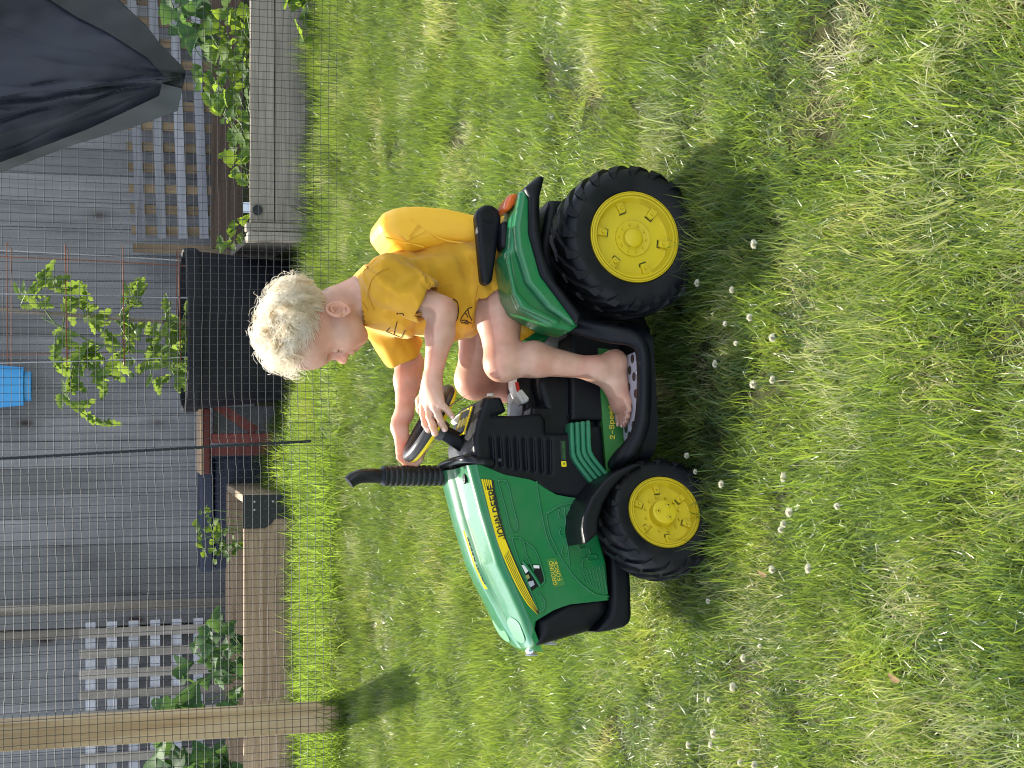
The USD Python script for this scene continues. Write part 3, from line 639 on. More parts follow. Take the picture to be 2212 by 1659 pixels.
# ------------------------------------------------------------------ navy boxes, red bench
def at_pts(conv, pts, y): return [at_y(*conv(*q), y) for q in pts]
nv = thing('planter_box', 'long dark navy plastic planter box along the foot of the fence', 'planter box')
NY = 8.45; a, b = at_y(*c3(1246, 385), NY), at_y(*c3(1405, 1106), NY); zz = at_y(*c3(1335, 700), NY)[2]; ground = float(gz(NY)) - 0.03
x0_, x1_ = b[0], a[0]
part(nv, 'box_body', box(x0_ + 0.012, x1_ - 0.012, NY + 0.012, NY + 0.22, ground, zz - 0.004, 0.008), M['navy_box'], False)
part(nv, 'lid', box(x0_, x1_, NY, NY + 0.23, zz + 0.004, a[2], 0.012), M['navy_box'], False)
for k in range(26):
    xk_ = x0_ + 0.02 + (x1_ - x0_ - 0.04) * (k + 0.5) / 26
    part(nv, 'rim_rib', tube([(xk_ - 0.011, NY + 0.004, zz - 0.006), (xk_ + 0.011, NY + 0.004, zz - 0.05)], 0.002, 5), M['navy_box'], True)
rd = thing('red_bench', 'small red painted wooden bench beside the big black pot', 'bench')
RY = 8.05; a, b = at_y(*c3(1262, 90), RY), at_y(*c3(1308, 500), RY)
part(rd, 'seat', box(b[0], a[0], RY, RY + 0.40, b[2], a[2], 0.006), M['red_wood'], False)
part(rd, 'seat_board', box(b[0] - 0.004, a[0] + 0.004, RY - 0.004, RY + 0.30, a[2] + 0.001, a[2] + 0.014, 0.004), M['bed_new'], False, 'bare sunlit top board of the bench')
zg = float(gz(RY)) - 0.02
for yy_ in (278, 358):
    c = at_y(*c3(1400, yy_), RY + 0.02); part(rd, 'leg', box(c[0] - 0.024, c[0] + 0.024, RY + 0.01, RY + 0.05, zg, b[2] - 0.001, 0.003), M['red_wood'], False)
c0_, c1_ = at_y(*c3(1330, 60), RY + 0.03), at_y(*c3(1590, 236), RY + 0.03)
dv = (c1_ - c0_) / np.linalg.norm(c1_ - c0_); nn = np.cross(dv, [0, 1, 0])
V = LineString([(c0_[0], c0_[2]), (c1_[0], c1_[2])]).buffer(0.025, cap_style='flat'); m = trimesh.creation.extrude_polygon(V, 0.03)
m.apply_transform(np.array([[1, 0, 0, 0], [0, 0, -1, RY + 0.045], [0, 1, 0, 0], [0, 0, 0, 1.0]])); part(rd, 'brace', m, M['red_wood'], False)
c0_, c1_ = at_y(*c3(1325, 85), RY + 0.25), at_y(*c3(1500, 255), RY + 0.25)
part(rd, 'back_panel', box(c1_[0], c0_[0], RY + 0.25, RY + 0.27, zg, c0_[2], 0.003), M['slat_grey'], False, 'grey board behind the legs')

# ------------------------------------------------------------------ black pot with tomato
PY = 7.98
pc = at_y(*c2(1300, 682), PY); rimz = at_y(*c2(1258, 682), PY - 0.42)[2]; lipz = at_y(*c2(1342, 682), PY - 0.42)[2]
Rr = (at_y(*c2(1300, 132), PY)[0] - at_y(*c2(1300, 1232), PY)[0]) / 2; g0 = float(gz(PY)) - 0.03
pt = thing('plant_pot', 'very large black plastic pot holding the tomato plant', 'plant pot', (pc[0], PY, 0))
part(pt, 'pot_body', revolve([(0, g0), (Rr * 0.84, g0), (Rr * 0.85, g0 + 0.02), (Rr * 0.965, lipz - 0.004), (Rr * 0.955, lipz - 0.004), (Rr * 0.94, rimz - 0.06), (0, rimz - 0.07)], 72), M['pot'], 35)
part(pt, 'rim', revolve([(Rr * 0.955, lipz), (Rr * 0.99, lipz - 0.012), (Rr * 1.0, lipz), (Rr * 1.0, rimz - 0.008), (Rr * 0.985, rimz), (Rr * 0.955, rimz - 0.004), (Rr * 0.945, rimz - 0.05), (Rr * 0.955, lipz)], 72), M['pot'], 35)
part(pt, 'soil', revolve([(0, rimz - 0.05), (Rr * 0.935, rimz - 0.055), (Rr * 0.935, rimz - 0.068), (0, rimz - 0.068)], 48), M['soil'], 35)
tc = thing('tomato_cage', 'rusty square wire cage standing in the big black pot', 'plant support')
TX = at_y(*c2(600, 520), PY)[0]
lv = [at_y(*c2(x_, 400), PY)[2] for x_ in (62, 450, 830, 1200)]
hw = 0.30
for z in lv:
    q = [(TX - hw, PY - 0.14), (TX + hw, PY - 0.10), (TX + hw, PY + 0.24), (TX - hw, PY + 0.20)]
    part(tc, 'hoop', tube([(a_, b_, z + 0.008 * (i == 1)) for i, (a_, b_) in enumerate(q + q[:1])], 0.0032, 6), M['rust'], True)
for i, (a_, b_) in enumerate([(TX - hw, PY - 0.14), (TX + hw - 0.06, PY - 0.10), (TX + hw, PY + 0.24), (TX - hw + 0.05, PY + 0.20), (TX + 0.05, PY - 0.12)]):
    part(tc, 'upright_wire', tube([(a_, b_, 2.0), (a_ * 0.92 + TX * 0.08, b_, 1.2), (a_ * 0.85 + TX * 0.15, b_ * 0.9 + PY * 0.1, rimz - 0.06)], 0.003, 6), M['rust' if i % 2 else 'grey_wire'], True)
a, b = at_y(*c2(0, 543), PY - 0.02), at_y(*c2(1258, 640), PY - 0.02)
st = tube(np.linspace(a + (a - b) * 0.1, b + (b - a) * 0.06, 14), 0.011, 6); top('garden_stake', st, M['stake'], 20, 'weathered wooden stake standing upright among the tomato leaves', 'stake')

r = np.random.default_rng(44)
tm = thing('tomato_plant', 'tall tomato plant with toothed bright leaves in the big black pot', 'plant')
main = [at_y(*c2(*q), PY - 0.05) for q in ((1262, 820), (1000, 830), (820, 800), (640, 770), (480, 690), (370, 640), (280, 590))]
part(tm, 'stem', tube(spline(main, 8), np.linspace(0.008, 0.004, 49), 7), M['stem'], True)
branches = [((640, 770), (520, 860), (480, 960), (440, 1070), (420, 1120)), ((480, 690), (380, 700), (370, 800), (370, 900), (380, 960)), ((370, 640), (250, 480), (180, 440), (140, 510)), ((420, 660), (440, 520), (400, 400), (300, 340), (250, 330)),
            ((820, 800), (700, 680), (590, 620), (520, 430)), ((900, 815), (800, 620), (860, 480), (930, 450)), ((820, 800), (760, 900), (640, 960), (700, 1040)), ((700, 780), (600, 860), (560, 880), (520, 830)),
            ((1000, 830), (1000, 900), (1020, 1000), (1040, 1060)), ((1100, 825), (1150, 930), (1180, 1040)), ((1150, 822), (1120, 650), (1110, 560)), ((1200, 820), (1220, 640), (1240, 560)), ((420, 1120), (470, 1180), (540, 1230), (680, 1310)), ((820, 800), (880, 720), (900, 690)), ((1200, 820), (1230, 950), (1250, 1080))]
nleaf = 0
for br in branches:
    pts = spline([at_y(*c2(*q), PY - 0.06 + 0.14 * r.random() - 0.05) for q in br], 6)
    part(tm, 'branch', tube(pts, np.linspace(0.004, 0.002, len(pts)), 5), M['stem'], True)
    L = np.linalg.norm(np.diff(pts, axis=0), axis=1).sum(); k = max(5, int(L / 0.026))
    for i in range(k):
        p = pts[int((0.25 + 0.75 * i / max(k - 1, 1)) * (len(pts) - 1))]
        part(tm, 'leaf', place_leaf(leaf_mesh('toothed', 0.06 + 0.075 * r.random(), r), p + r.normal(0, 0.008, 3), r, (0, -0.85, 0.45), 0.75), M['leaf_tomato'], True)
for q in ((1100, 700), (1180, 760), (1150, 860), (1060, 780), (1240, 720), (1000, 760), (1180, 900), (950, 870), (1220, 860), (880, 640), (1090, 870), (930, 940), (1050, 850), (1130, 800), (1000, 700)):
    for _ in range(3):
        part(tm, 'leaf', place_leaf(leaf_mesh('toothed', 0.06 + 0.05 * r.random(), r), at_y(*c2(*q), PY + 0.1 * r.normal()) + r.normal(0, 0.012, 3), r, (0, -0.8, 0.5), 0.7), M['leaf_tomato'], True)
for q, s_ in (((860, 895), 0.026), ((925, 690), 0.018), ((880, 985), 0.015)):
    f_ = trimesh.creation.icosphere(2, s_); f_.apply_translation(at_y(*c2(*q), PY - 0.08)); part(tm, 'tomato', f_, M['stem'], True)

# ------------------------------------------------------------------ blue bucket hung on the fence
q0, q1 = at_y(*c2(160, 930), FY - 0.17), at_y(*c2(160, 1185), FY - 0.17); bz = at_y(*c2(212, 1060), FY - 0.17)[2]; mz = q0[2]
rb0 = (q0[0] - q1[0]) / 2; cx_ = (q0[0] + q1[0]) / 2
bl = thing('bucket', 'sky blue plastic bucket hanging high on the wooden fence', 'bucket', (cx_, FY - 0.17, 0), 0)
prof = [(0, bz + 0.004), (rb0 * 0.74, bz), (rb0 * 0.78, bz + 0.004), (rb0 * 0.78, bz + 0.045), (rb0 * 0.9, bz + 0.055), (rb0 * 1.0, mz), (rb0 * 1.12, mz + 0.13), (rb0 * 1.2, mz + 0.26)]
part(bl, 'bucket_body', revolve(prof + [(rb0 * 1.16, mz + 0.26), (rb0 * 0.96, mz), (0, mz - 0.01)], 48), M['blue'], 40)
part(bl, 'rim', revolve([(rb0 * 1.2, mz + 0.25), (rb0 * 1.27, mz + 0.25), (rb0 * 1.27, mz + 0.275), (rb0 * 1.14, mz + 0.275), (rb0 * 1.2, mz + 0.25)], 48), M['blue'], 40)
hd = [(rb0 * 1.25 * math.cos(t_), 0.03 * math.sin(t_), mz + 0.26 + rb0 * 0.9 * math.sin(t_)) for t_ in np.linspace(0, math.pi, 24)]
part(bl, 'handle', tube(hd, 0.003, 6), M['grey_wire'], True)

# ------------------------------------------------------------------ dark umbrella, folded, its corner hanging into the picture
UY = 2.95
um = thing('garden_umbrella', 'dark navy folded garden umbrella with grey edging hanging into the top corner', 'umbrella')
inner = [(-420, 1090), (0, 1062), (270, 960), (560, 850), (800, 740), (1040, 625), (1058, 545), (1080, 505), (960, 375), (700, 210), (500, 110), (330, 0), (150, -110), (0, -210), (-420, -260)]
outer = [(-420, 1150), (0, 1128), (300, 1010), (480, 945), (880, 825), (1162, 722), (1192, 580), (1215, 470), (1190, 430), (1050, 290), (960, 170), (820, 40), (640, -130), (480, -240), (100, -330)]
def depth_at(x, y):
    """How far the cloth stands back from the front fold, which runs down to the corner."""
    ridge = 640 - 0.12 * x; d = (np.asarray(y, float) - ridge) / 3.024 / 720
    d = np.where(d > 0, d * 1.15, -d * 0.75)
    f = 0.02 * np.sin(x / 260 + y / 170.0) + 0.03 * (meshkit.fbm(np.stack([np.asarray(x) / 300.0, np.asarray(y) / 140.0, 0 * np.asarray(x)], -1), 2, 4) - 0.5)
    for k, (c, amp, w) in enumerate(((-70, 0.018, 16), (-15, -0.024, 14), (38, 0.030, 12), (80, -0.026, 11), (135, 0.026, 16), (230, -0.016, 22), (330, 0.016, 18), (-260, 0.012, 20), (-420, -0.012, 24))):
        yk = ridge + c * np.clip(1.05 - x / 1180, 0, 2) + 10 * np.sin(x / 90.0 + k * 2.1)
        f = f + amp * np.exp(-np.abs(y - yk) / w) * (0.35 + 0.65 * np.sin(x / 170.0 + k * 1.7) ** 2)
    return (d * 0.5 + f) * (UY / 4.55)
def cloth_sheet(poly, dy, step=9, flat=1.0):
    P = Polygon(poly); a, b, c, d = P.bounds
    X_, Y_ = np.meshgrid(np.arange(a, c, step), np.arange(b, d, step)); q = np.c_[X_.ravel(), Y_.ravel()]
    q = q[shapely.contains_xy(P.buffer(-step * 0.5), q[:, 0], q[:, 1])]
    ring = np.array([P.exterior.interpolate(t_).coords[0] for t_ in np.arange(0, P.length, step)]); q = np.vstack([q, ring])
    from scipy.spatial import Delaunay
    T = Delaunay(q).simplices; cc = q[T].mean(1); T = T[shapely.contains_xy(P.buffer(0.5), cc[:, 0], cc[:, 1])]
    dd = depth_at(q[:, 0], q[:, 1]) * flat
    V = np.array([at_y(*c1(*p_), UY + k_ + dy) for p_, k_ in zip(q, dd)])
    back = V + (0, 0.004, 0); n_ = len(V)
    return trimesh.Trimesh(np.vstack([V, back]), np.vstack([T, T[:, ::-1] + n_]), process=False)
apex = [(-900, -40), (-1500, 290), (-1500, 360), (-900, 830)]
sh = cloth_sheet(inner + apex, 0.0)
part(um, 'canopy', sh, M['canopy'], True)
n_ = 7
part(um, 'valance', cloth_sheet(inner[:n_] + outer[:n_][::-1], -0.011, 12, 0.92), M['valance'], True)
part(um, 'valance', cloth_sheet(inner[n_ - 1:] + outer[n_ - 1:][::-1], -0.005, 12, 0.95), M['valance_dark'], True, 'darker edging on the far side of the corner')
back = cloth_sheet([(p_[0] * 0.95, p_[1]) for p_ in outer + apex], 0.20, 24, -0.2); part(um, 'canopy', back, M['canopy'], True)
part(um, 'mast', tube([(1.16, UY + 0.2, 0.0), (1.16, UY + 0.2, 2.3)], 0.028, 16), M['black_metal'], True)
part(um, 'arm', tube([(1.16, UY + 0.2, 2.26), (0.90, UY + 0.16, 2.2), (0.72, UY + 0.12, 2.0), tuple(at_y(*c1(-1480, 320), UY + 0.05))], 0.02, 12), M['black_metal'], True)
part(um, 'base', box(1.04, 1.36, UY + 0.04, UY + 0.36, float(gz(UY + 0.1)) - 0.02, float(gz(UY + 0.1)) + 0.09, 0.01), M['black_metal'], False)

# ------------------------------------------------------------------ clover blooms in the lawn (picture units)
blooms = [(1681, 529), (1548, 612), (1626, 627), (1662, 686), (1715, 730), (1637, 742), (1590, 786), (1677, 830), (1717, 820), (1547, 1018), (1530, 983), (1600, 1045), (1862, 1092), (1750, 1104), (1738, 1142), (1745, 1130), (1710, 1228), (1803, 1226), (1575, 1296), (1652, 1418), (1690, 1392), (1632, 1480), (1580, 1508), (1526, 1606), (1577, 1605), (1680, 1648), (1640, 1643), (1585, 1580), (1740, 1030), (1610, 700)]
r = np.random.default_rng(9)
def bloom_mesh(r):
    P = trimesh.creation.icosphere(2, 1.0).vertices; V, F = [], []
    for d in P:
        if d[2] < -0.6: continue
        if r.random() < 0.2: continue
        d = d + r.normal(0, 0.16, 3); d /= np.linalg.norm(d); u = np.cross(d, [0.3, 0.2, 1.0]); u /= np.linalg.norm(u); w = np.cross(d, u); k = len(V)
        V += [d * 0.003 + u * 0.0012, d * 0.003 - u * 0.0012, d * 0.0115 * (0.65 + 0.6 * r.random()) + w * 0.0016, d * 0.0095 - w * 0.002]
        F += [(k, k + 1, k + 2), (k, k + 3, k + 1), (k, k + 2, k + 3)]
    return trimesh.Trimesh(np.array(V), np.array(F), process=False)
for X_, Y_ in blooms:
    g = at_ground(X_ + 16, Y_); c = thing('clover_flower', 'round white clover flower standing in the shorter grass of the lawn', 'flower', (g[0], g[1], g[2]), 0, 'white clover flowers in the lawn')
    h = 0.055 + 0.012 * r.random(); bm = bloom_mesh(r); bm.apply_scale(np.array([0.8 + 0.4 * r.random(), 0.8 + 0.4 * r.random(), 0.75]) * (0.50 + 0.34 * r.random())); bm.apply_translation((0, 0, h)); part(c, 'bloom', bm, M['bloom'], False)
    part(c, 'stalk', tube([(0.004, 0.003, -0.01), (0.002, 0, h * 0.5), (0, 0, h)], 0.0011, 5), M['stem'], True)

for X_, Y_, s_, lab in ((1985, 1470, 0.024, 'curled brown dry leaf lying in the lawn near the camera'), (1690, 1244, 0.022, 'small brown dead clover head in the grass left of the front wheel')):
    g = at_ground(X_ + 10, Y_); m = leaf_mesh('ovate', s_, r); m.apply_transform(frame_to(g + (0, 0, 0.042), [0.6, 0.3, 0.74], [-0.45, 0.89, 0], [-0.66, -0.33, 0.67])); top('dry_leaf', m, M['dry'], True, lab, 'leaf')
# ------------------------------------------------------------------ toy tractor: its own frame, a forward (picture down), b towards the camera, z up
PSI = math.radians(8.0)
FWD, LAT = np.array([-math.cos(PSI), -math.sin(PSI), 0]), np.array([math.sin(PSI), -math.cos(PSI), 0])
d_ = ray(1371.4, 511.7); hub = CAM + d_ * ((0.150 - CAM[2]) / d_[2])
ORG = hub - LAT * 0.262; ORG[2] = 0.0
def to_t(p):
    v = np.asarray(p, float) - ORG; return np.stack([v @ FWD, v @ LAT, v[..., 2]], -1)
def T(X, Y, b):
    """Picture units -> tractor frame, on the plane at b."""
    d = ray(X, Y); t = (b - (CAM - ORG) @ LAT) / (d @ LAT); return to_t(CAM + d * t)
def TZ(X, Y, z):
    d = ray(X, Y); return to_t(CAM + d * ((z - CAM[2]) / d[2]))
def fromt(p):
    p = np.asarray(p, float); return ORG + p[..., 0:1] * FWD + p[..., 1:2] * LAT + np.array([0, 0, 1.0]) * p[..., 2:3]
def A(x, y): return 932.6 + x / 3.36, 932.6 + y / 3.36
def B(x, y): return 713.2 + x / 2.88, 713.2 + y / 2.88
def C(x, y): return 768.0 + x / 2.9866, 329.2 + y / 2.9866
def D(x, y): return 493.7 + x / 4.032, 521.2 + y / 4.032
def E(x, y): return 822.9 + x / 5.4988, 740.6 + y / 5.4988
def F_(x, y): return 1152.1 + x / 5.04, 685.8 + y / 5.04
def G(x, y): return 630.9 + x / 11.52, 685.8 + y / 11.52
def TP(conv, pts, b): return np.array([T(*conv(*p), b) for p in pts])
from scipy import ndimage
def rslab(poly, b0, b1, r=0.008, h=0.0035, cuts=(), it=2):
    """A moulded slab: the (a, z) outline carried from b0 to b1, every edge rounded by r."""
    P = Polygon(poly).buffer(0); x0, z0, x1, z1 = P.bounds; m = 3 * h; hh = h / 4
    fx, fz = np.arange(x0 - m, x1 + m, hh), np.arange(z0 - m, z1 + m, hh)
    GXf, GZf = np.meshgrid(fx, fz, indexing='ij'); ins = shapely.contains_xy(P, GXf.ravel(), GZf.ravel()).reshape(GXf.shape)
    sd = np.where(ins, -(ndimage.distance_transform_edt(ins) - 0.5), ndimage.distance_transform_edt(~ins) - 0.5) * hh
    sd = ndimage.gaussian_filter(sd, 2.0)[::4, ::4]
    f = Field((fx[0], b0 - m, fz[0]), (fx[0] + h * (sd.shape[0] - 1), b1 + m, fz[0] + h * (sd.shape[1] - 1)), h)
    nx, nb, nz_ = f.F.shape; sd = sd[:nx, :nz_]
    if sd.shape != (nx, nz_): sd = np.pad(sd, ((0, nx - sd.shape[0]), (0, nz_ - sd.shape[1])), mode='edge')
    db = np.abs(f.ax[1] - (b0 + b1) / 2) - (b1 - b0) / 2
    q0, q1 = sd[:, None, :] + r, db[None, :, None] + r
    f.F = (np.minimum(np.maximum(q0, q1), 0) + np.hypot(np.maximum(q0, 0), np.maximum(q1, 0)) - r).astype(np.float32)
    for c in cuts: c(f)
    mm = f.mesh()
    return taubin(mm, it) if it else mm

def plate(poly, b, t=0.0012):
    """A thin flat piece on the near side: (a, z) outline, front face at b."""
    P = Polygon(poly).buffer(0); P = max(P.geoms, key=lambda g: g.area) if hasattr(P, 'geoms') else P
    m = trimesh.creation.extrude_polygon(P, t); v = m.vertices
    m.vertices = np.c_[v[:, 0], b - t + v[:, 2], v[:, 1]]; m.invert(); return m

def on_side(mesh2d, o, d, b, flip=False):
    """Lays flat lettering (x along, y up) on the near side: from (a, z) point o along direction d (unit, towards the reader's right)."""
    v = mesh2d.vertices; up = np.array([d[1], -d[0]])     # the reader's right is backwards (-a), so up is +z
    up = up if up[1] > 0 else -up
    mesh2d.vertices = np.c_[o[0] + v[:, 0] * d[0] + v[:, 1] * up[0], b + v[:, 2], o[1] + v[:, 0] * d[1] + v[:, 1] * up[1]]
    mesh2d.fix_normals() if False else None
    return mesh2d
def letters(text, p0, p1, h, b, bold=True, depth=0.0008):
    """Text from p0 to p1 (a, z) with capitals h tall."""
    m = meshkit.text_mesh(text, h, depth, bold); L = m.bounds[1][0] - m.bounds[0][0]; m.apply_translation((-m.bounds[0][0], 0, 0))
    p0, p1 = np.array(p0), np.array(p1); D_ = np.linalg.norm(p1 - p0); m.apply_scale((D_ / L, 1, 1))
    return on_side(m, p0, (p1 - p0) / D_, b)
def az(conv, pts, b): return TP(conv, pts, b)[:, [0, 2]]
def line(conv, pts, b, r, n=6): return tube(TP(conv, pts, b), r, n)

TR = thing('toy_tractor', 'green and yellow pedal ride-on toy tractor standing on the lawn with a child on it', 'toy tractor', ORG, 180 + math.degrees(PSI))

# ---- wheels
def wheel(parent, R, rr, w, n, hubkind, loc, steer, side, seed):
    x = UsdGeom.Xform.Define(stage, numbered(parent, 'wheel')); x.AddTranslateOp().Set(Gf.Vec3d(*map(float, loc))); x.AddRotateZOp().Set(steer + (0 if side > 0 else 180)); p = str(x.GetPath())
    hw = w / 2
    def lay(m): # axis z -> b
        v = m.vertices; m.vertices = np.c_[v[:, 0], v[:, 2], -v[:, 1]]; return m
    prof = [(rr * 0.93, hw - 0.018), (rr * 1.0, hw - 0.004), (rr * 1.06, hw + 0.001), (R * 0.80, hw + 0.003), (R * 0.875, hw - 0.002), (R * 0.93, hw - 0.012), (R * 0.955, hw * 0.45), (R * 0.96, 0)]
    prof = spline(np.array(prof), 4)[:, :2]; prof = np.vstack([prof, (prof * (1, -1))[::-1][1:]])
    ms = [revolve(np.vstack([[0, hw - 0.02], prof, [0, -hw + 0.02]]), 96)]
    for k in range(n):
        for sgn in (1, -1):
            t0 = 2 * math.pi * (k + (0.5 if sgn < 0 else 0)) / n; P_ = []
            path = [(R * 0.82, hw + 0.004, 0.0), (R * 0.905, hw + 0.0025, -0.02), (R * 0.975, hw - 0.008, -0.07), (R * 1.005, hw * 0.55, -0.20), (R * 1.005, hw * 0.12, -0.36)]
            cw = [0.030, 0.060, 0.078, 0.075, 0.065]; V, F = [], []
            for (q, z, dt), c_ in zip(path, cw):
                for e in (-1, 1):
                    t = t0 + dt * sgn + e * c_ * 0.95
                    V.append((q * math.cos(t), q * math.sin(t), z * sgn))
                for e in (1, -1):
                    t = t0 + dt * sgn + e * c_ * 1.25; q2, z2 = q - 0.010, z - (0.010 if q < R * 0.95 else 0.003)
                    V.append((q2 * math.cos(t), q2 * math.sin(t), z2 * sgn))
            for i in range(len(path) - 1):
                for j in range(4):
                    a_, b_ = 4 * i + j, 4 * i + (j + 1) % 4; F += [(a_, b_, b_ + 4), (a_, b_ + 4, a_ + 4)]
            F += [(0, 2, 1), (0, 3, 2)]; l_ = 4 * (len(path) - 1); F += [(l_, l_ + 1, l_ + 2), (l_, l_ + 2, l_ + 3)]
            m = trimesh.Trimesh(V, F, process=False); m.fix_normals(); ms.append(m)
    part(p, 'tyre', lay(cat(ms)), M['tyre'], 24)
    d = hw - 0.016
    pr = [(0, d), (rr * 0.78, d), (rr * 0.80, d + 0.001), (rr * 0.86, hw - 0.003), (rr * 0.875, hw + 0.001), (rr * 0.90, hw + 0.001), (rr * 0.905, hw - 0.0015), (rr * 0.93, hw - 0.0015), (rr * 0.935, hw + 0.002), (rr * 0.965, hw + 0.002), (rr * 0.97, hw), (rr * 0.985, hw + 0.003), (rr * 1.0, hw + 0.002), (rr * 1.005, hw - 0.01)]
    ms = [revolve(pr, 96)]; dk = []
    if hubkind == 'rear':
        ms.append(revolve([(0, d + 0.012), (rr * 0.15, d + 0.0115), (rr * 0.195, d + 0.009), (rr * 0.215, d + 0.004), (rr * 0.225, d + 0.003), (rr * 0.235, d + 0.0015), (rr * 0.37, d + 0.003), (rr * 0.39, d + 0.0035), (rr * 0.40, d - 0.002)], 64))
        bol, br, nb_ = rr * 0.31, rr * 0.028, 10
    else:
        ms.append(revolve([(0, d + 0.020), (rr * 0.28, d + 0.020), (rr * 0.33, d + 0.018), (rr * 0.35, d + 0.013), (rr * 0.37, d - 0.002)], 48))
        for k in range(3):
            t = k * 2.094 + 0.5; s_ = revolve([(0, d + 0.0235), (rr * 0.05, d + 0.023), (rr * 0.085, d + 0.0195)], 20); s_.apply_translation((rr * 0.2 * math.cos(t), rr * 0.2 * math.sin(t), 0)); ms.append(s_)
            s_ = revolve([(0, d + 0.0245), (rr * 0.02, d + 0.0243), (rr * 0.025, d + 0.022)], 12); s_.apply_translation((rr * 0.2 * math.cos(t), rr * 0.2 * math.sin(t), 0)); dk.append(s_)
        bol, br, nb_ = rr * 0.49, rr * 0.033, 12
    for k in range(nb_):
        t = 2 * math.pi * k / nb_ + 0.2; s_ = revolve([(0, d + 0.006), (br * 0.6, d + 0.0055), (br, d + 0.002), (br, d - 0.001)], 12); s_.apply_translation((bol * math.cos(t), bol * math.sin(t), 0)); ms.append(s_)
    for k in range(6):
        t = 2 * math.pi * k / 6 + seed; e = np.array([math.cos(t), math.sin(t), 0]); u = np.array([-e[1], e[0], 0]); c_ = e * rr * 0.70
        V = []
        for z_, s_ in ((d - 0.001, 1.0), (d + 0.0055, 0.86)):
            V += [c_ + e * rr * 0.115 * 1.05 + u * rr * 0.10 * s_ + (0, 0, z_ + 0.001), c_ + e * rr * 0.115 * 1.05 - u * rr * 0.10 * s_ + (0, 0, z_ + 0.001), c_ - e * rr * 0.115 * s_ - u * rr * 0.075 * s_ + (0, 0, z_), c_ - e * rr * 0.115 * s_ + u * rr * 0.075 * s_ + (0, 0, z_)]
        ms.append(trimesh.convex.convex_hull(np.array(V)))
        s_ = revolve([(0, d + 0.0105), (rr * 0.025, d + 0.0105), (rr * 0.035, d + 0.0085), (rr * 0.037, d + 0.004)], 12); s_.apply_translation(c_); ms.append(s_)
        g_ = c_ - e * rr * 0.125; dk.append(tube([g_ + u * rr * 0.085 + (0, 0, d + 0.001), g_ - u * rr * 0.085 + (0, 0, d + 0.001), g_ - u * rr * 0.09 + e * rr * 0.07 + (0, 0, d + 0.001)], rr * 0.011, 5))
    part(p, 'rim', lay(cat(ms)), M['rim'], 28)
    part(p, 'slot', lay(cat(dk)), M['decal_dark'], False)
rz = 0.150
wheel(TR, 0.163, 0.099, 0.115, 20, 'rear', (0, 0.262 - 0.0575, rz), 0, 1, 0.35)
fh = T(*A(1690, 628), 0.25)
wheel(TR, 0.128, 0.078, 0.095, 18, 'front', (fh[0], 0.205, fh[2]), 16, 1, 0.1)
wheel(TR, 0.163, 0.099, 0.115, 20, 'rear', (0, -0.262 + 0.0575, rz), 0, -1, 0.1)
wheel(TR, 0.128, 0.078, 0.095, 18, 'front', (fh[0], -0.205, fh[2]), 16, -1, 0.4)
part(TR, 'axle', tube([(0, -0.22, rz), (0, 0.22, rz)], 0.012, 12), M['black'])
part(TR, 'axle', tube([(fh[0], -0.19, fh[2]), (fh[0], 0.19, fh[2])], 0.012, 12), M['black'])

# ---- hood
HB = 0.130
sh_ = az(A, [(262, 240), (270, 262), (360, 610), (470, 960), (620, 1290), (690, 1460), (735, 1560)], HB)
lo_ = az(A, [(360, 236), (530, 310), (750, 352), (830, 410), (930, 465), (1140, 490), (1265, 950), (1288, 1228), (1170, 1234), (1050, 1240), (900, 1290), (760, 1375), (748, 1500), (742, 1560)], HB)
a0, a1 = sh_[0, 0], 0.872
sa = np.unique(np.concatenate([np.linspace(a0, 0.80, 60), np.linspace(0.80, a1, 26)])); zsh = np.interp(sa, sh_[:, 0], sh_[:, 1])
k1 = np.argsort(lo_[:, 0]); zlo = np.interp(sa, lo_[k1, 0], lo_[k1, 1])
fz = np.clip((sa - 0.795) / (a1 - 0.795), 0, 1)
ww = HB - 0.060 * fz ** 2.6 - 0.02 * fz ** 12
zsh = zsh - 0.012 * fz ** 3 - 0.016 * np.clip((sa - 0.85) / (a1 - 0.85), 0, 1) ** 3
zlo = np.minimum(zlo, zsh - 0.012)
secs = []
for a_, w_, zs_, zl_ in zip(sa, ww, zsh, zlo):
    r_ = 0.020; st = 0.012 * (1 - np.clip((a_ - 0.72) / 0.13, 0, 1)); q = [(w_ - 0.004, zl_), (w_, zl_ + 0.004)] + [(w_, zl_ + 0.004 + (zs_ - r_ - zl_ - 0.004) * t_) for t_ in (0.33, 0.66, 1.0)]
    q += [(w_ - r_ + r_ * math.cos(t_), zs_ - r_ + r_ * math.sin(t_)) for t_ in np.linspace(0, math.pi / 2, 8)[1:]]
    q += [(b_ * w_ / HB, zs_ + 0.004 * (1 - (b_ / 0.11) ** 2)) for b_ in (0.08, 0.055, 0.035, 0.022)]
    q += [(0.018 * w_ / HB, zs_ + 0.002), (0.012 * w_ / HB, zs_ + 0.004 + st * 0.25), (-0.002, zs_ + 0.004 + st), (-0.012, zs_ + 0.006 + st), (-0.06 * w_ / HB, zs_ + 0.005 + st)]
    q += [(-w_ + r_ - r_ * math.sin(t_), zs_ + st * 0.6 - r_ + r_ * math.cos(t_)) for t_ in np.linspace(0.2, math.pi / 2, 7)] + [(-w_, zl_ + 0.004), (-w_ + 0.004, zl_)]
    secs.append([(a_, b_, z_) for b_, z_ in q])
S = np.array(secs); hm = grid_mesh(S)
n_ = S.shape[1]; V = hm.vertices; F = list(hm.faces)
cf = len(V); V = np.vstack([V, S[-1].mean(0) + (0.002, 0, 0), S[0].mean(0)]); e0 = (len(S) - 1) * n_
for j in range(n_ - 1): F += [(cf, e0 + j, e0 + j + 1), (cf + 1, j + 1, j)]
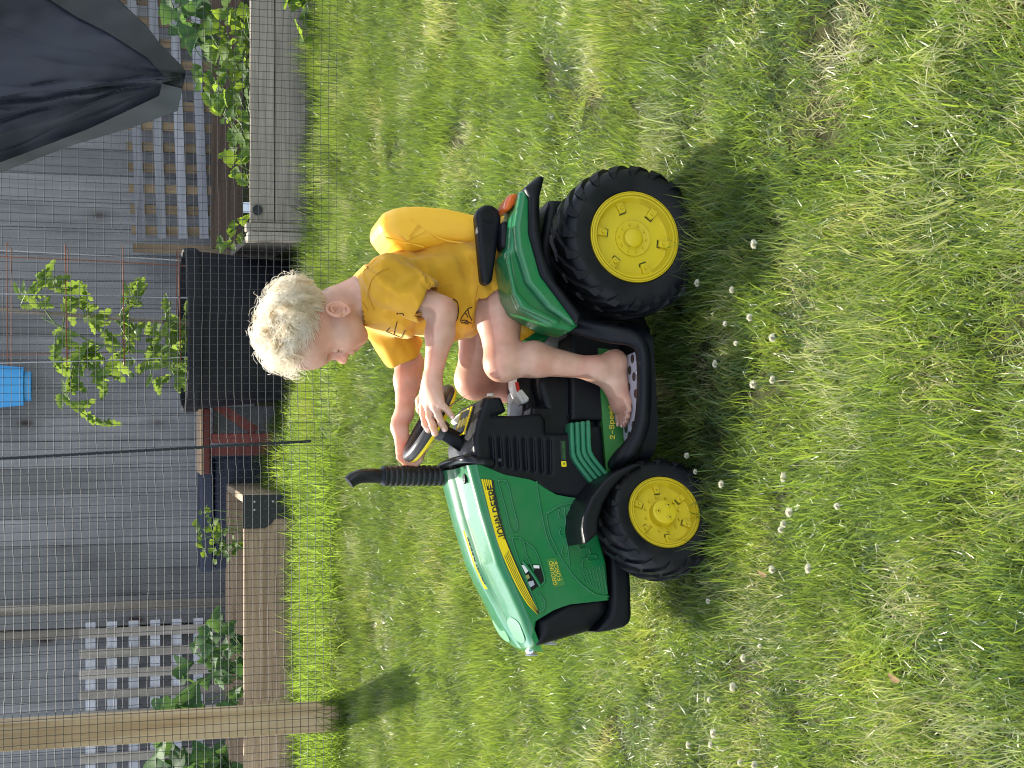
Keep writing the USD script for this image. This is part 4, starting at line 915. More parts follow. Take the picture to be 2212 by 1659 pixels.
hood = trimesh.Trimesh(V, np.array(F), process=False); trimesh.repair.fix_normals(hood)
HOOD = part(TR, 'hood', hood, M['green'], 40)
def sub(name, m, mt, smooth=30, label=None): return part(HOOD, name, m, mt, smooth, label)

def band(up, dn, b, n=26, t=0.0012):
    u, d = spline(np.c_[az(A, up, b), np.zeros(len(up))], 8)[:, :2], spline(np.c_[az(A, dn, b), np.zeros(len(dn))], 8)[:, :2]
    return u, d, plate(np.vstack([u, d[::-1]]), b, t)
U, Dn, m = band([(360, 343), (400, 500), (448, 680), (505, 860), (600, 1080), (690, 1240), (770, 1328)], [(452, 352), (470, 500), (500, 640), (552, 800), (640, 1010), (725, 1190), (782, 1305)], HB + 0.0014); sub('decal_edge', m, M['decal_dark'], False)
U, Dn, m = band([(360, 343), (398, 500), (444, 680), (500, 860), (596, 1080), (686, 1240), (768, 1326)], [(432, 350), (455, 500), (488, 640), (540, 800), (628, 1010), (715, 1190), (774, 1305)], HB + 0.0022); sub('side_decal', m, M['decal_yellow'], False, 'yellow striped decal with dark lettering')
for f_ in (0.2, 0.4, 0.6, 0.8):
    pts = U * (1 - f_) + Dn * f_; k = len(pts)
    for i0, i1 in ((0, 5), (26, k)):
        sub('decal_line', tube(np.c_[pts[i0:i1, 0], np.full(i1 - i0, HB + 0.0022), pts[i0:i1, 1]], 0.0007, 5), M['decal_dark'], False)
p0, p1 = az(A, [(536, 775), (446, 384)], HB)
sub('lettering', letters('JOHN DEERE', p0, p1, 0.0150, HB + 0.0024), M['decal_dark'], False)
# badge
sub('badge', plate(Polygon(az(A, [(838, 930), (896, 922), (960, 1108), (890, 1124)], HB)).buffer(0.002), HB + 0.0016), M['green_decal'], False)
for t_, q0, q1 in (('GROUND', (910, 1110), (873, 938)), ('FORCE', (941, 1075), (905, 938))):
    p0, p1 = az(A, [q0, q1], HB); sub('lettering', letters(t_, p0, p1, 0.0085, HB + 0.0018, False), M['decal_gold'], False)
# window and mouldings on the side
sub('side_window', plate(az(A, [(642, 962), (778, 965), (806, 1005), (816, 1075), (790, 1110), (722, 1158), (690, 1100)], HB), HB + 0.0012), M['gloss_black'], False)
for q, mt in (([(650, 968), (690, 965), (700, 1010), (680, 1030)], 'white'), ([(735, 968), (778, 970), (780, 992), (740, 990)], 'white'), ([(672, 1045), (700, 1035), (712, 1060), (690, 1075)], 'chrome'), ([(695, 1090), (735, 1080), (745, 1110), (715, 1130)], 'plate')):
    sub('engine_piece', plate(az(A, q, HB), HB + 0.0018), M[mt], False)
sub('window_bar', line(A, [(660, 940), (700, 990), (745, 1050), (790, 1125)], HB + 0.002, 0.0035), M['green'])
GRO = [[(480, 358), (545, 366), (590, 540), (626, 696), (578, 716), (530, 540), (480, 358)], [(580, 770), (655, 778), (690, 900), (740, 1010)], [(680, 800), (745, 850), (790, 960), (820, 1080), (790, 1120)], [(770, 1160), (820, 1230), (815, 1290), (780, 1310)], [(580, 770), (640, 960), (720, 1160), (770, 1290)],
       [(832, 600), (850, 720), (900, 840), (960, 950), (1060, 1080), (1180, 1175), (1285, 1195)], [(832, 600), (950, 530), (1120, 520)], [(760, 360), (790, 560), (840, 780), (900, 900)],
       [(960, 545), (975, 700), (985, 820), (1002, 968)], [(995, 545), (1010, 700), (1020, 820)], [(930, 560), (918, 590), (930, 620), (960, 618)], [(940, 700), (926, 725), (938, 755), (975, 752)], [(955, 840), (940, 868), (952, 895), (990, 890)],
       [(1015, 570), (1055, 575), (1065, 625), (1020, 632), (1015, 570)], [(1040, 635), (1055, 760), (1072, 848), (1112, 838)], [(1140, 845), (1150, 900), (1095, 930), (1095, 985)], [(1130, 900), (1190, 898), (1192, 930), (1134, 935), (1130, 900)]]
for q in GRO: sub('moulding', tube(spline(TP(A, q, HB + 0.0002), 3), 0.0025, 6), M['green'], True)
for k in range(8):
    f_ = k / 7; sub('vent_rib', line(A, [(1065 + 175 * f_, 1000 - 30 * f_), (1115 + 160 * f_, 1095 + 82 * f_)], HB - 0.0003, 0.0016), M['green'], True)
# top: seam, decal on the raised half, lenses
sub('seam', tube(np.array([(a_, 0.019, z_ + 0.0026) for a_, z_ in zip(sa[2:-6], zsh[2:-6])]), 0.0013, 6), M['decal_dark'], True)
ia = [i for i, a_ in enumerate(sa) if 0.60 < a_ < 0.735]
V = np.array([[(sa[i], 0.011, zsh[i] + 0.0053), (sa[i], -0.0015, zsh[i] + 0.0165)] for i in ia]); m = grid_mesh(V); sub('top_decal', m, M['decal_yellow'], False)
tm_ = meshkit.text_mesh('JOHN DEERE', 0.0085, 0.0005, True); tm_.apply_translation((-tm_.bounds[0][0], 0, 0)); L = tm_.bounds[1][0]
def bend_top(v):
    a_ = 0.728 - v[:, 0] * (0.108 / L); zz = np.interp(a_, sa, zsh); f_ = 0.0015 + v[:, 1]; return np.c_[a_, 0.0112 - f_ * 0.72, zz + 0.0056 + f_ * 0.72 + v[:, 2]]
tm_.vertices = bend_top(tm_.vertices); sub('lettering', tm_, M['decal_dark'], False)
for sgn in (1, -1):
    il = [i for i, a_ in enumerate(sa) if 0.790 < a_ < 0.852]; V = []
    for n2, i in enumerate(il):
        h_ = 0.33 * (1 - abs(2 * n2 / (len(il) - 1) - 1) ** 4) ** 0.5 + 0.002; t_ = sgn * 0.48 + np.linspace(-h_, h_, 8)
        V.append([(sa[i], b_ * ww[i], zsh[i] + (0.004 * (1 - (b_ * ww[i] / 0.11) ** 2)) + 0.0012 + (0 if sgn > 0 else 0.003)) for b_ in t_[::-1]])
    sub('lens_decal', grid_mesh(np.array(V)), M['lens'], True)
hc = T(*B(826, 925), 0.085); m = trimesh.creation.cylinder(0.011, 0.004, sections=24); m.apply_translation((hc[0], 0.085, np.interp(hc[0], sa, zsh) + 0.0035)); sub('pipe_hole', m, M['black'])

# ---- black body: chassis, console, grille, bumper
part(TR, 'chassis', rslab(np.vstack([az(A, [(1200, -400), (1200, 900), (1430, 900), (1430, 300)], 0.11), az(B, [(2010, 700), (2010, 0)], 0.11), az(C, [(1850, 1000), (1500, 300), (1250, 300), (1200, 600), (1260, 1000)], 0.11)]), -0.105, 0.105, 0.012, 0.006), M['black'], True)
part(TR, 'grille', rslab(az(A, [(758, 1360), (1000, 1205), (1285, 1150), (1292, 1270), (1275, 1335), (1150, 1452), (770, 1562)], 0.12), -0.118, 0.118, 0.026, 0.0045), M['black'], True)
part(TR, 'bumper', rslab(az(A, [(1297, 800), (1440, 800), (1456, 1330), (1446, 1385), (1400, 1420), (1300, 1445), (1180, 1462), (1215, 1420), (1282, 1335), (1297, 1265)], 0.125), -0.125, 0.128, 0.014, 0.0045), M['black'], True)
for (x_, y_, b_, s_) in ((858, 1512, 0.075, 1.0), (722, 1592, 0.03, 0.8), (858, 1512, -0.075, 1.0)):
    c_ = T(*A(x_, y_), b_); m = trimesh.creation.icosphere(3, 1.0); m.apply_scale((0.008, 0.024 * s_, 0.017 * s_)); m.apply_translation(c_)
    hl = part(TR, 'headlight', m, M['chrome'], True)
    for k in range(5): part(hl, 'lens_rib', tube([c_ + (0.0078, -0.016 + 0.008 * k, -0.009), c_ + (0.0085, -0.016 + 0.008 * k, 0.009)], 0.0015, 5), M['plate'], True)
CB = 0.126
cons = np.vstack([az(E, [(1235, 640), (1432, 636), (1500, 812), (1320, 865), (1640, 858)], CB), az(B, [(1312, 514), (1345, 560), (1345, 640), (1480, 640), (1495, 600), (1605, 590), (1690, 590), (1720, 900), (1640, 1010), (1600, 1060), (1350, 1020), (1270, 950), (1110, 935), (1005, 900), (920, 835), (905, 800)], CB), az(E, [(1110, 1300), (1092, 1150), (1130, 950), (1180, 790)], CB)])
def louv(f):
    for k in range(8):
        p0, p1 = TP(B, [(1003 + 51 * k + (k > 6) * 6, 668 + 2 * k), (1016 + 50.5 * k, 838 + 7 * k)], CB)
        f.cone(p0, p1, 0.0045, 0.0045, 0.002, 'cut')
part(TR, 'console', rslab(cons, -0.12, CB, 0.010, 0.0035, [louv], 1), M['black'], True)
CON = f'{TR}/console'
for k in range(8):
    p0, p1 = TP(B, [(1008 + 51 * k + (k > 6) * 6, 668 + 2 * k), (1021 + 50.5 * k, 836 + 7 * k)], CB); part(CON, 'louvre', tube([p0, p1], 0.0028, 6), M['black'], True)
m = plate(Polygon(az(B, [(1432, 690), (1462, 690), (1466, 810), (1438, 812)], CB)).buffer(0.0005), CB + 0.0008); part(CON, 'small_decal', m, M['decal_dark'], False)
p0, p1 = az(B, [(1461, 806), (1459, 692)], CB); part(CON, 'lettering', letters('JOHN DEERE', p0, p1, 0.0052, CB + 0.001, False), M['green_decal'], False)
m = plate(Polygon(az(B, [(1440, 818), (1464, 818), (1466, 846), (1442, 846)], CB)).buffer(0.0012), CB + 0.001); part(CON, 'emblem', m, M['decal_yellow'], False)
e_ = az(B, [(1445, 835), (1450, 828), (1448, 822), (1453, 826), (1462, 824), (1461, 829), (1458, 832), (1462, 840), (1458, 840), (1455, 834), (1451, 836)], CB); part(CON, 'emblem_figure', plate(e_, CB + 0.0016), M['green_decal'], False)
part(CON, 'screw', tube([T(*B(1055, 808), CB - 0.002), T(*B(1055, 808), CB + 0.002)], 0.004, 12), M['gloss_black'])
# arch between console and hood
za, zb_ = T(*E(1150, 1385), 0.132), T(*E(880, 1440), 0.0); aa = za[0] + 0.004; zt3 = zsh[0] + 0.006
arch = spline([(aa + 0.004, 0.128, za[2] - 0.035), (aa, 0.129, za[2] - 0.010), (aa - 0.006, 0.118, zt3 - 0.006), (aa - 0.008, 0.06, zt3 + 0.006), (aa - 0.008, -0.06, zt3 + 0.006), (aa - 0.006, -0.118, zt3 - 0.006), (aa, -0.129, za[2] - 0.010), (aa + 0.004, -0.128, za[2] - 0.035)], 10)
part(TR, 'hood_trim', tube(arch, 0.0085, 12), M['gloss_black'], True)
part(TR, 'dash_wall', rslab([(aa - 0.05, 0.40), (aa - 0.012, 0.40), (aa - 0.010, zt3 - 0.012), (aa - 0.05, zt3 - 0.045)], -0.115, 0.112, 0.008, 0.004), M['black'], True)
part(TR, 'console_back', rslab(az(B, [(1250, 470), (1250, 960), (1660, 1000), (1660, 470)], 0.10), -0.10, 0.10, 0.006, 0.005), M['black'], True)
# gauge block
gp = az(E, [(1090, 745), (1178, 770), (1065, 1080), (985, 1098)], 0.05)
GB = part(TR, 'gauge_block', rslab(gp, -0.055, 0.06, 0.004, 0.003), M['black'], True)
g0_, g1_ = gp[0], gp[3]; dv = (g1_ - g0_) / np.linalg.norm(g1_ - g0_); nv_ = np.array([dv[1], -dv[0]]); nv_ = nv_ if nv_[1] > 0 else -nv_
def gq(s, b_, o=0.0012): p_ = g0_ + (g1_ - g0_) * s + nv_ * o; return (p_[0], b_, p_[1])
part(GB, 'gauge_frame', tube([gq(0.06, 0.052), gq(0.94, 0.052), gq(0.94, -0.045), gq(0.06, -0.045), gq(0.06, 0.052)], 0.0022, 5), M['decal_yellow'], False)
for b_ in (0.03, 0.0, -0.03): part(GB, 'gauge_dial', tube([gq(0.5, b_, 0.0), gq(0.5, b_, 0.002)], 0.011, 20), M['decal_gold'])
part(TR, 'white_block', rslab(az(E, [(850, 925), (945, 830), (970, 850), (905, 975)], -0.06), -0.09, -0.05, 0.003, 0.003), M['white'], True)
part(TR, 'knob', tube([T(*E(1300, 640), 0.06), T(*E(1300, 605), 0.06)], 0.008, 12), M['white'])
# tunnel, lever
part(TR, 'tunnel', rslab(np.vstack([az(B, [(1152, 300), (1152, 560), (1560, 560), (1560, 300)], -0.02)]), -0.10, 0.045, 0.012, 0.0045), M['black'], True)
part(TR, 'tunnel_side', rslab(az(B, [(1300, 250), (1290, 330), (1345, 520), (1480, 560), (1560, 560), (1680, 560), (1680, 250)], 0.10), 0.02, 0.10, 0.014, 0.0045), M['black'], True)
lvx = rslab(az(B, [(1140, 250), (1135, 345), (1160, 410), (1200, 462), (1245, 440), (1245, 250)], 0.055), 0.01, 0.052, 0.008, 0.003)
LV = part(TR, 'lever_box', lvx, M['white'], True)
part(LV, 'lever_face', plate(az(B, [(1165, 260), (1160, 350), (1200, 430), (1240, 430), (1240, 260)], 0.052), 0.0535), M['gloss_black'], False)
part(LV, 'red_mark', plate(az(B, [(1148, 325), (1170, 325), (1178, 372), (1160, 388)], 0.052), 0.0545), M['red'], False)
part(LV, 'white_mark', plate(az(B, [(1168, 378), (1190, 370), (1235, 425), (1215, 450)], 0.052), 0.0545), M['white'], False)
for q in ([(1495, 338), (1520, 350), (1550, 400), (1556, 470)], [(1480, 530), (1490, 565), (1500, 572)]): part(TR, 'moulding', line(B, q, 0.102, 0.0035), M['black'], True)
# green step strips, speed panel
L0 = spline(np.c_[np.array([(1490, 575), (1497, 740), (1505, 790), (1540, 850), (1648, 990)]), np.zeros(5)], 8)[:, :2]; L4 = spline(np.c_[np.array([(1605, 565), (1610, 720), (1618, 765), (1650, 815), (1722, 902)]), np.zeros(5)], 8)[:, :2]
for k in range(4):
    f0, f1 = k / 4 + 0.006, (k + 1) / 4 - 0.012; q = np.vstack([L0 * (1 - f0) + L4 * f0, (L0 * (1 - f1) + L4 * f1)[::-1]])
    part(TR, 'step_strip', rslab(az(B, q, 0.138), 0.10, 0.140 + 0.006 * k, 0.0028, 0.0025), M['green_soft'], True)
SP = part(TR, 'speed_panel', plate(az(B, [(1668, 112), (1735, 118), (1800, 330), (1832, 560), (1826, 700), (1765, 825), (1785, 860), (1720, 900), (1697, 600), (1680, 330)], 0.128), 0.128, 0.02), M['green_decal'], False)
p0, p1 = az(B, [(1770, 678), (1752, 360)], 0.128); part(SP, 'lettering', letters('2-Speed plus', p0, p1, 0.0108, 0.1285), M['decal_gold'], False)
part(TR, 'inner_wall', rslab(az(B, [(1500, -60), (1500, 560), (1700, 560), (1720, 880), (1800, 860), (1990, 700), (1990, 0), (1850, -60)], 0.124), 0.02, 0.124, 0.004, 0.004), M['black'], True)

# ---- footboard
FZ = T(*F_(1132, 800), 0.243)[2]
pl = np.array([TZ(*F_(*q), FZ)[:2] for q in [(1000, 420), (1110, 375), (1134, 600), (1138, 800), (1130, 1100), (1100, 1290), (1050, 1372), (1000, 1388), (982, 1300), (972, 1130), (960, 900), (965, 600)]])
m = trimesh.creation.extrude_polygon(Polygon(pl).buffer(0), 0.006); m.apply_translation((0, 0, FZ - 0.006)); FP = part(TR, 'foot_plate', m, M['plate'], False)
for q in ((1080, 450), (1050, 575), (1097, 645), (1115, 830), (1090, 1175), (1012, 1210), (1045, 1290), (1040, 760), (1060, 980)):
    c_ = TZ(*F_(*q), FZ); m = trimesh.creation.cylinder(0.0095, 0.002, sections=20); m.apply_translation((c_[0], c_[1], FZ)); part(FP, 'foot_hole', m, M['gloss_black'], False)
bar = [(*T(*F_(300, 40), 0.16),), (*T(*F_(520, 110), 0.20),), (*T(*F_(800, 175), 0.235),), (*T(*F_(1040, 215), 0.25),), (*T(*F_(1150, 280), 0.256),), (*T(*F_(1196, 420), 0.258),), (*T(*F_(1205, 750), 0.258),), (*T(*F_(1190, 1080), 0.258),), (*T(*F_(1145, 1270), 0.254),), (*T(*F_(1060, 1410), 0.240),), (*T(*F_(970, 1510), 0.215),), (*T(*F_(905, 1575), 0.18),), (*T(*F_(870, 1600), 0.14),)]
bp = spline(bar, 8); Fd = Field(bp.min(0) - 0.04, bp.max(0) + 0.04, 0.0035)
rad = np.interp(np.linspace(0, 1, len(bp)), [0, 0.2, 0.35, 0.7, 0.85, 1], [0.020, 0.018, 0.014, 0.0155, 0.017, 0.012])
for i in range(len(bp) - 1): Fd.cone(bp[i], bp[i + 1], rad[i], rad[i + 1], 0.004)
part(TR, 'footboard_rim', taubin(Fd.mesh(), 3), M['black'], True)
pl2 = Polygon([(p_[0], p_[1]) for p_ in bp] + [(bp[-1][0], 0.06), (bp[0][0], 0.06)]).buffer(0)
m = trimesh.creation.extrude_polygon(max(pl2.geoms, key=lambda g: g.area) if hasattr(pl2, 'geoms') else pl2, 0.03); m.apply_translation((0, 0, FZ - 0.037)); part(TR, 'footboard', m, M['black'], False)
m = m.copy(); m.apply_transform(np.diag([1, -1, 1, 1])); m.invert(); part(TR, 'footboard', m, M['black'], False)

# ---- rear: fender, seat, armrest
part(TR, 'fender_lip', rslab(az(C, [(1090, 225), (1188, 143), (1225, 150), (1192, 290), (1184, 400), (1216, 640), (1300, 838), (1468, 1048), (1440, 1114), (1195, 790), (1120, 520), (1120, 300)], 0.268), 0.11, 0.272, 0.013, 0.004), M['black'], True)
part(TR, 'fender', rslab(az(C, [(1058, 245), (1134, 236), (1130, 400), (1135, 500), (1205, 762), (1446, 1112), (1392, 1152), (1250, 1122), (1050, 1012), (1000, 905), (962, 650), (986, 615), (1000, 420), (1028, 350)], 0.235), 0.135, 0.238, 0.014, 0.0035), M['green'], True)
part(TR, 'fender_rib', rslab(az(C, [(1062, 246), (1136, 237), (1130, 400), (1135, 500), (1205, 762), (1446, 1110), (1400, 1112), (1235, 1000), (1100, 840), (1036, 630), (1022, 480), (1046, 330)], 0.255), 0.20, 0.258, 0.012, 0.0035), M['green'], True)
part(TR, 'fender_rib', rslab(az(C, [(1000, 640), (1020, 780), (1050, 900), (1130, 985), (1330, 1090), (1300, 1110), (1060, 1000), (1012, 900), (975, 700), (985, 640)], 0.245), 0.20, 0.247, 0.007, 0.003), M['green'], True)
part(TR, 'tail_light', rslab(az(C, [(952, 378), (964, 320), (985, 275), (1047, 262), (1030, 330), (1002, 366)], 0.22), 0.15, 0.225, 0.008, 0.003), M['amber'], True)
part(TR, 'fender_pad', rslab(az(C, [(944, 450), (962, 438), (990, 460), (987, 600), (962, 622), (945, 605)], 0.21), 0.16, 0.212, 0.006, 0.003), M['black'], True)
for sgn in (-1,):
    part(TR, 'fender', rslab(az(C, [(1058, 245), (1134, 236), (1135, 500), (1205, 762), (1446, 1112), (1392, 1152), (1250, 1122), (1050, 1012), (1000, 905), (962, 650), (1000, 420)], 0.235), -0.25, -0.135, 0.014, 0.005), M['green'], True)
part(TR, 'wheel_well', rslab(az(C, [(1150, 250), (1200, 250), (1200, 640), (1300, 900), (1500, 1090), (1700, 1130), (1800, 1130), (1800, 1080), (1350, 1120), (1140, 900)], 0.14), -0.14, 0.135, 0.01, 0.006), M['black'], True)
SB = 0.075
SEAT = part(TR, 'seat_back', rslab(az(C, [(158, 455), (168, 408), (192, 374), (252, 346), (330, 332), (430, 330), (600, 346), (770, 385), (960, 400), (960, 600), (880, 600), (760, 590), (620, 588), (500, 602), (420, 618), (345, 640), (295, 622), (245, 588), (198, 538), (166, 495)], SB), -0.085, SB + 0.003, 0.034, 0.004), M['seat'], True)
for q in ([(352, 425), (390, 465), (480, 520), (570, 565), (700, 588)], [(192, 548), (250, 560), (330, 582), (440, 612)]): part(SEAT, 'moulding', tube(spline(TP(C, q, SB + 0.0022), 5), 0.0018, 6), M['seat'], True)
part(SEAT, 'name_plate', plate(az(C, [(276, 528), (372, 446), (450, 512), (330, 572)], SB), SB + 0.0042), M['seat'], False)
p0, p1 = az(C, [(352, 562), (420, 478)], SB); part(SEAT, 'lettering', letters('JOHN DEERE', p0, p1, 0.0075, SB + 0.0045), M['seat'], False)
part(TR, 'seat_base', rslab(az(C, [(900, 400), (1010, 400), (1100, 880), (1215, 1090), (1196, 1150), (1120, 1195), (1062, 1216), (1042, 1180), (1000, 900), (945, 600)], 0.11), -0.12, 0.115, 0.02, 0.0045), M['seat'], True)
part(TR, 'seat_bracket', rslab(az(B, [(1205, 62), (1262, -10), (1340, -30), (1368, 30), (1342, 72), (1290, 92), (1215, 132)], 0.10), -0.10, 0.105, 0.008, 0.0035), M['green'], True)
part(TR, 'bracket_clip', rslab(az(B, [(1160, 75), (1200, 60), (1208, 128), (1185, 145), (1165, 120)], 0.08), 0.03, 0.085, 0.005, 0.003), M['chrome'], True)
p0, p1 = T(*C(846, 432), 0.16), T(*C(836, 822), 0.16); L_ = LineString([(p0[0], p0[2]), (p1[0], p1[2])])
P_ = Point(p0[0], p0[2]).buffer(0.0285).union(Point(p1[0], p1[2]).buffer(0.0125)).convex_hull
ARM = part(TR, 'armrest', rslab(np.array(P_.exterior.coords), 0.145, 0.180, 0.009, 0.0028), M['black'], True)
c_ = T(*C(858, 420), 0.181); part(ARM, 'pivot', tube([c_ - (0, 0.002, 0), c_ + (0, 0.0025, 0)], 0.0105, 20), M['gloss_black']); part(ARM, 'pivot_cap', tube([c_, c_ + (0, 0.004, 0)], 0.0055, 16), M['black'])
part(TR, 'armrest_pin', tube([(c_[0], 0.10, c_[2]), (c_[0], 0.15, c_[2])], 0.012, 12), M['black'])
part(TR, 'front_fender', rslab(az(A, [(1112, 822), (1092, 700), (1100, 600), (1150, 480), (1250, 352), (1330, 292), (1480, 226), (1560, 230), (1480, 262), (1390, 322), (1310, 410), (1245, 530), (1212, 640), (1206, 742)], 0.25), 0.115, 0.252, 0.006, 0.003), M['black'], True)

# ---- exhaust
eb = -0.055; pts = TP(B, [(800, 904), (330, 906)], eb); ax_ = pts[1] - pts[0]; L = np.linalg.norm(ax_); prof = [(0, 0)]
nr = 14
for k in range(nr):
    z0_ = L * k / nr; dz_ = L / nr; prof += [(0.0215, z0_ + dz_ * 0.08), (0.0232, z0_ + dz_ * 0.2), (0.0232, z0_ + dz_ * 0.8), (0.0215, z0_ + dz_ * 0.92)]
prof += [(0.0225, L), (0.018, L + 0.006), (0, L + 0.006)]
m = revolve(prof, 32); zv = ax_ / L; xv = np.cross([0, 1, 0], zv); xv /= np.linalg.norm(xv); m.apply_transform(frame_to(pts[0], xv, np.cross(zv, xv), zv)); part(TR, 'exhaust_pipe', m, M['gloss_black'], 50)
tp = spline(TP(B, [(345, 912), (270, 905), (200, 908), (150, 922), (116, 948)], eb), 8); part(TR, 'exhaust_tip', tube(tp, np.linspace(0.0165, 0.0150, len(tp)), 20), M['gloss_black'], 50)

# ---- steering wheel
SWC = T(*E(566, 952), 0.0); tl = math.radians(31.6); nS = np.array([-math.sin(tl), 0, math.cos(tl)]); uS = np.array([math.cos(tl), 0, math.sin(tl)]); vS = np.array([0, 1.0, 0]); SR = 0.085
def ring(R, off, r, sq=1.0): 
    t = np.linspace(0, 2 * math.pi, 73); return tube(np.array([SWC + nS * off + R * (math.cos(t_) * uS + math.sin(t_) * vS) for t_ in t]), r, 16, False)
ST = part(TR, 'steering_wheel', ring(SR, 0, 0.0125), M['wheel_grey'], True)
part(ST, 'yellow_edge', ring(SR + 0.0015, -0.0105, 0.0068), M['decal_yellow'], True)
for t_ in (math.pi * 0.5, -math.pi * 0.5, math.pi):
    e = math.cos(t_) * uS + math.sin(t_) * vS; part(ST, 'spoke', tube([SWC - nS * 0.018, SWC - nS * 0.012 + e * 0.05, SWC - nS * 0.004 + e * SR], 0.009, 10), M['wheel_grey'], True)
m = revolve([(0, 0.006), (0.022, 0.004), (0.026, -0.006), (0.022, -0.03), (0, -0.03)], 32); m.apply_transform(frame_to(SWC - nS * 0.012, uS, np.cross(nS, uS), nS)); part(ST, 'wheel_hub', m, M['wheel_grey'], 40)
part(TR, 'steering_column', tube([SWC - nS * 0.03, SWC - nS * 0.06, SWC - nS * 0.16], [0.0165, 0.018, 0.021], 20), M['black'], 40)
# ------------------------------------------------------------------ the child, built in the tractor's frame
HK = 0.0022
def J(conv, x, y, b): return T(*conv(x, y), b)
# joints
hipN, kneeN, ankN = J(C, 900, 790, 0.062), J(B, 1078, 196, 0.135), J(B, 1665, 238, 0.175)
hipF, kneeF = J(C, 880, 860, -0.062), J(B, 905, 300, -0.13); ankF = np.array([kneeF[0] + 0.04, -0.16, 0.20])
pelvis, belly, chest = J(C, 905, 745, 0.0), J(D, 1900, 360, 0.0), J(D, 1480, 440, 0.005)
neckB = J(D, 1150, 500, 0.0)
shN, elN, wrN = J(D, 1400, 360, 0.090), J(D, 1862, 610, 0.135), J(E, 610, 430, 0.110)
shF, elF, wrF = J(D, 1330, 640, -0.095), J(D, 1575, 1060, -0.15), J(E, 275, 850, -0.105)
HC = J(D, 650, 715, 0.0)
bd = Field((-0.12, -0.25, 0.08), (0.52, 0.27, 0.97), HK)
# legs
thN = hipN + (kneeN - hipN) * 0.5 + (0, 0, 0.002)
bd.cone(hipN, thN, 0.056, 0.0465, 0.02); bd.cone(thN, kneeN, 0.0465, 0.0375, 0.02)
bd.ball(kneeN + (0.006, 0, 0.004), 0.0368, 0.02)
calf = kneeN + (ankN - kneeN) * 0.33 + (-0.010, 0, 0)
bd.cone(kneeN, calf, 0.0345, 0.0360, 0.015); bd.cone(calf, ankN + (ankN - kneeN) * -0.12, 0.0355, 0.0235, 0.02); bd.cone(ankN + (ankN - kneeN) * -0.12, ankN + (0, 0, -0.01), 0.0235, 0.0225, 0.01)
heel = J(B, 1772, 196, 0.178); footm = J(B, 1765, 330, 0.178); ball_ = J(B, 1815, 455, 0.180)
bd.ball(heel, 0.0215, 0.015); bd.cone(ankN, heel, 0.022, 0.0205, 0.02)
bd.cone(ankN + (0.006, 0, 0), footm, 0.0235, 0.0225, 0.02); bd.cone(heel, ball_ + (0, 0, -0.004), 0.017, 0.016, 0.02); bd.cone(footm, ball_, 0.0215, 0.0160, 0.015)
bd.cone(ball_ + (0, -0.018, 0.0), ball_ + (0, 0.016, -0.004), 0.0165, 0.0130, 0.012); bd.cone(footm + (0, -0.008, 0), ball_ + (0.004, -0.018, 0), 0.019, 0.016, 0.014)
bd.ball(ankN + (-0.002, 0.0185, -0.004), 0.0085, 0.012); bd.ball(ankN + (0.004, -0.018, 0.002), 0.009, 0.012)
SOLE = FZ + 0.001
toes = [(-0.026, 0.030, 0.0098), (-0.010, 0.036, 0.0078), (0.0035, 0.031, 0.0073), (0.0155, 0.023, 0.0070), (0.0255, 0.012, 0.0068)]
TOE = []
for db, da, rr in toes:
    p0_ = ball_ + (0.002 + da * 0.2, db * 0.85, -0.003); p1_ = ball_ + (da * 0.85, db, -0.004); p2_ = ball_ + (da * 1.1 + 0.004, db, -0.008)
    p1_[2] = max(p1_[2], SOLE + rr); p2_[2] = SOLE + rr * 0.95
    bd.cone(p0_, p1_, rr * 1.15, rr, 0.005); bd.cone(p1_, p2_, rr, rr * 1.02, 0.003); TOE.append((p2_, rr))
bd.cone(hipF, hipF + (kneeF - hipF) * 0.5, 0.064, 0.054, 0.02); bd.cone(hipF + (kneeF - hipF) * 0.5, kneeF, 0.054, 0.044, 0.02); bd.ball(kneeF + (0.006, 0, 0.004), 0.041, 0.02)
bd.cone(kneeF, kneeF + (ankF - kneeF) * 0.35, 0.039, 0.037, 0.02); bd.cone(kneeF + (ankF - kneeF) * 0.35, ankF, 0.037, 0.024, 0.02); bd.cone(ankF, ankF + (0.09, 0, -0.04), 0.022, 0.016, 0.02)
# trunk
bd.ell(pelvis, (0.082, 0.098, 0.080), 0.03); bd.ell(belly, (0.080, 0.092, 0.095), 0.04); bd.ell(chest, (0.072, 0.092, 0.095), 0.04)
bd.cone(shN, shF, 0.042, 0.042, 0.03)
# arms
bd.cone(shN, elN, 0.036, 0.0295, 0.02); fa = elN + (wrN - elN) * 0.33 + (0, 0, -0.002)
bd.cone(elN, fa, 0.0295, 0.0300, 0.015); bd.cone(fa, wrN, 0.0295, 0.0185, 0.015)
bd.cone(shF, elF, 0.036, 0.0305, 0.02); fa = elF + (wrF - elF) * 0.33
bd.cone(elF, fa, 0.0305, 0.0305, 0.015); bd.cone(fa, wrF, 0.0300, 0.0190, 0.015)
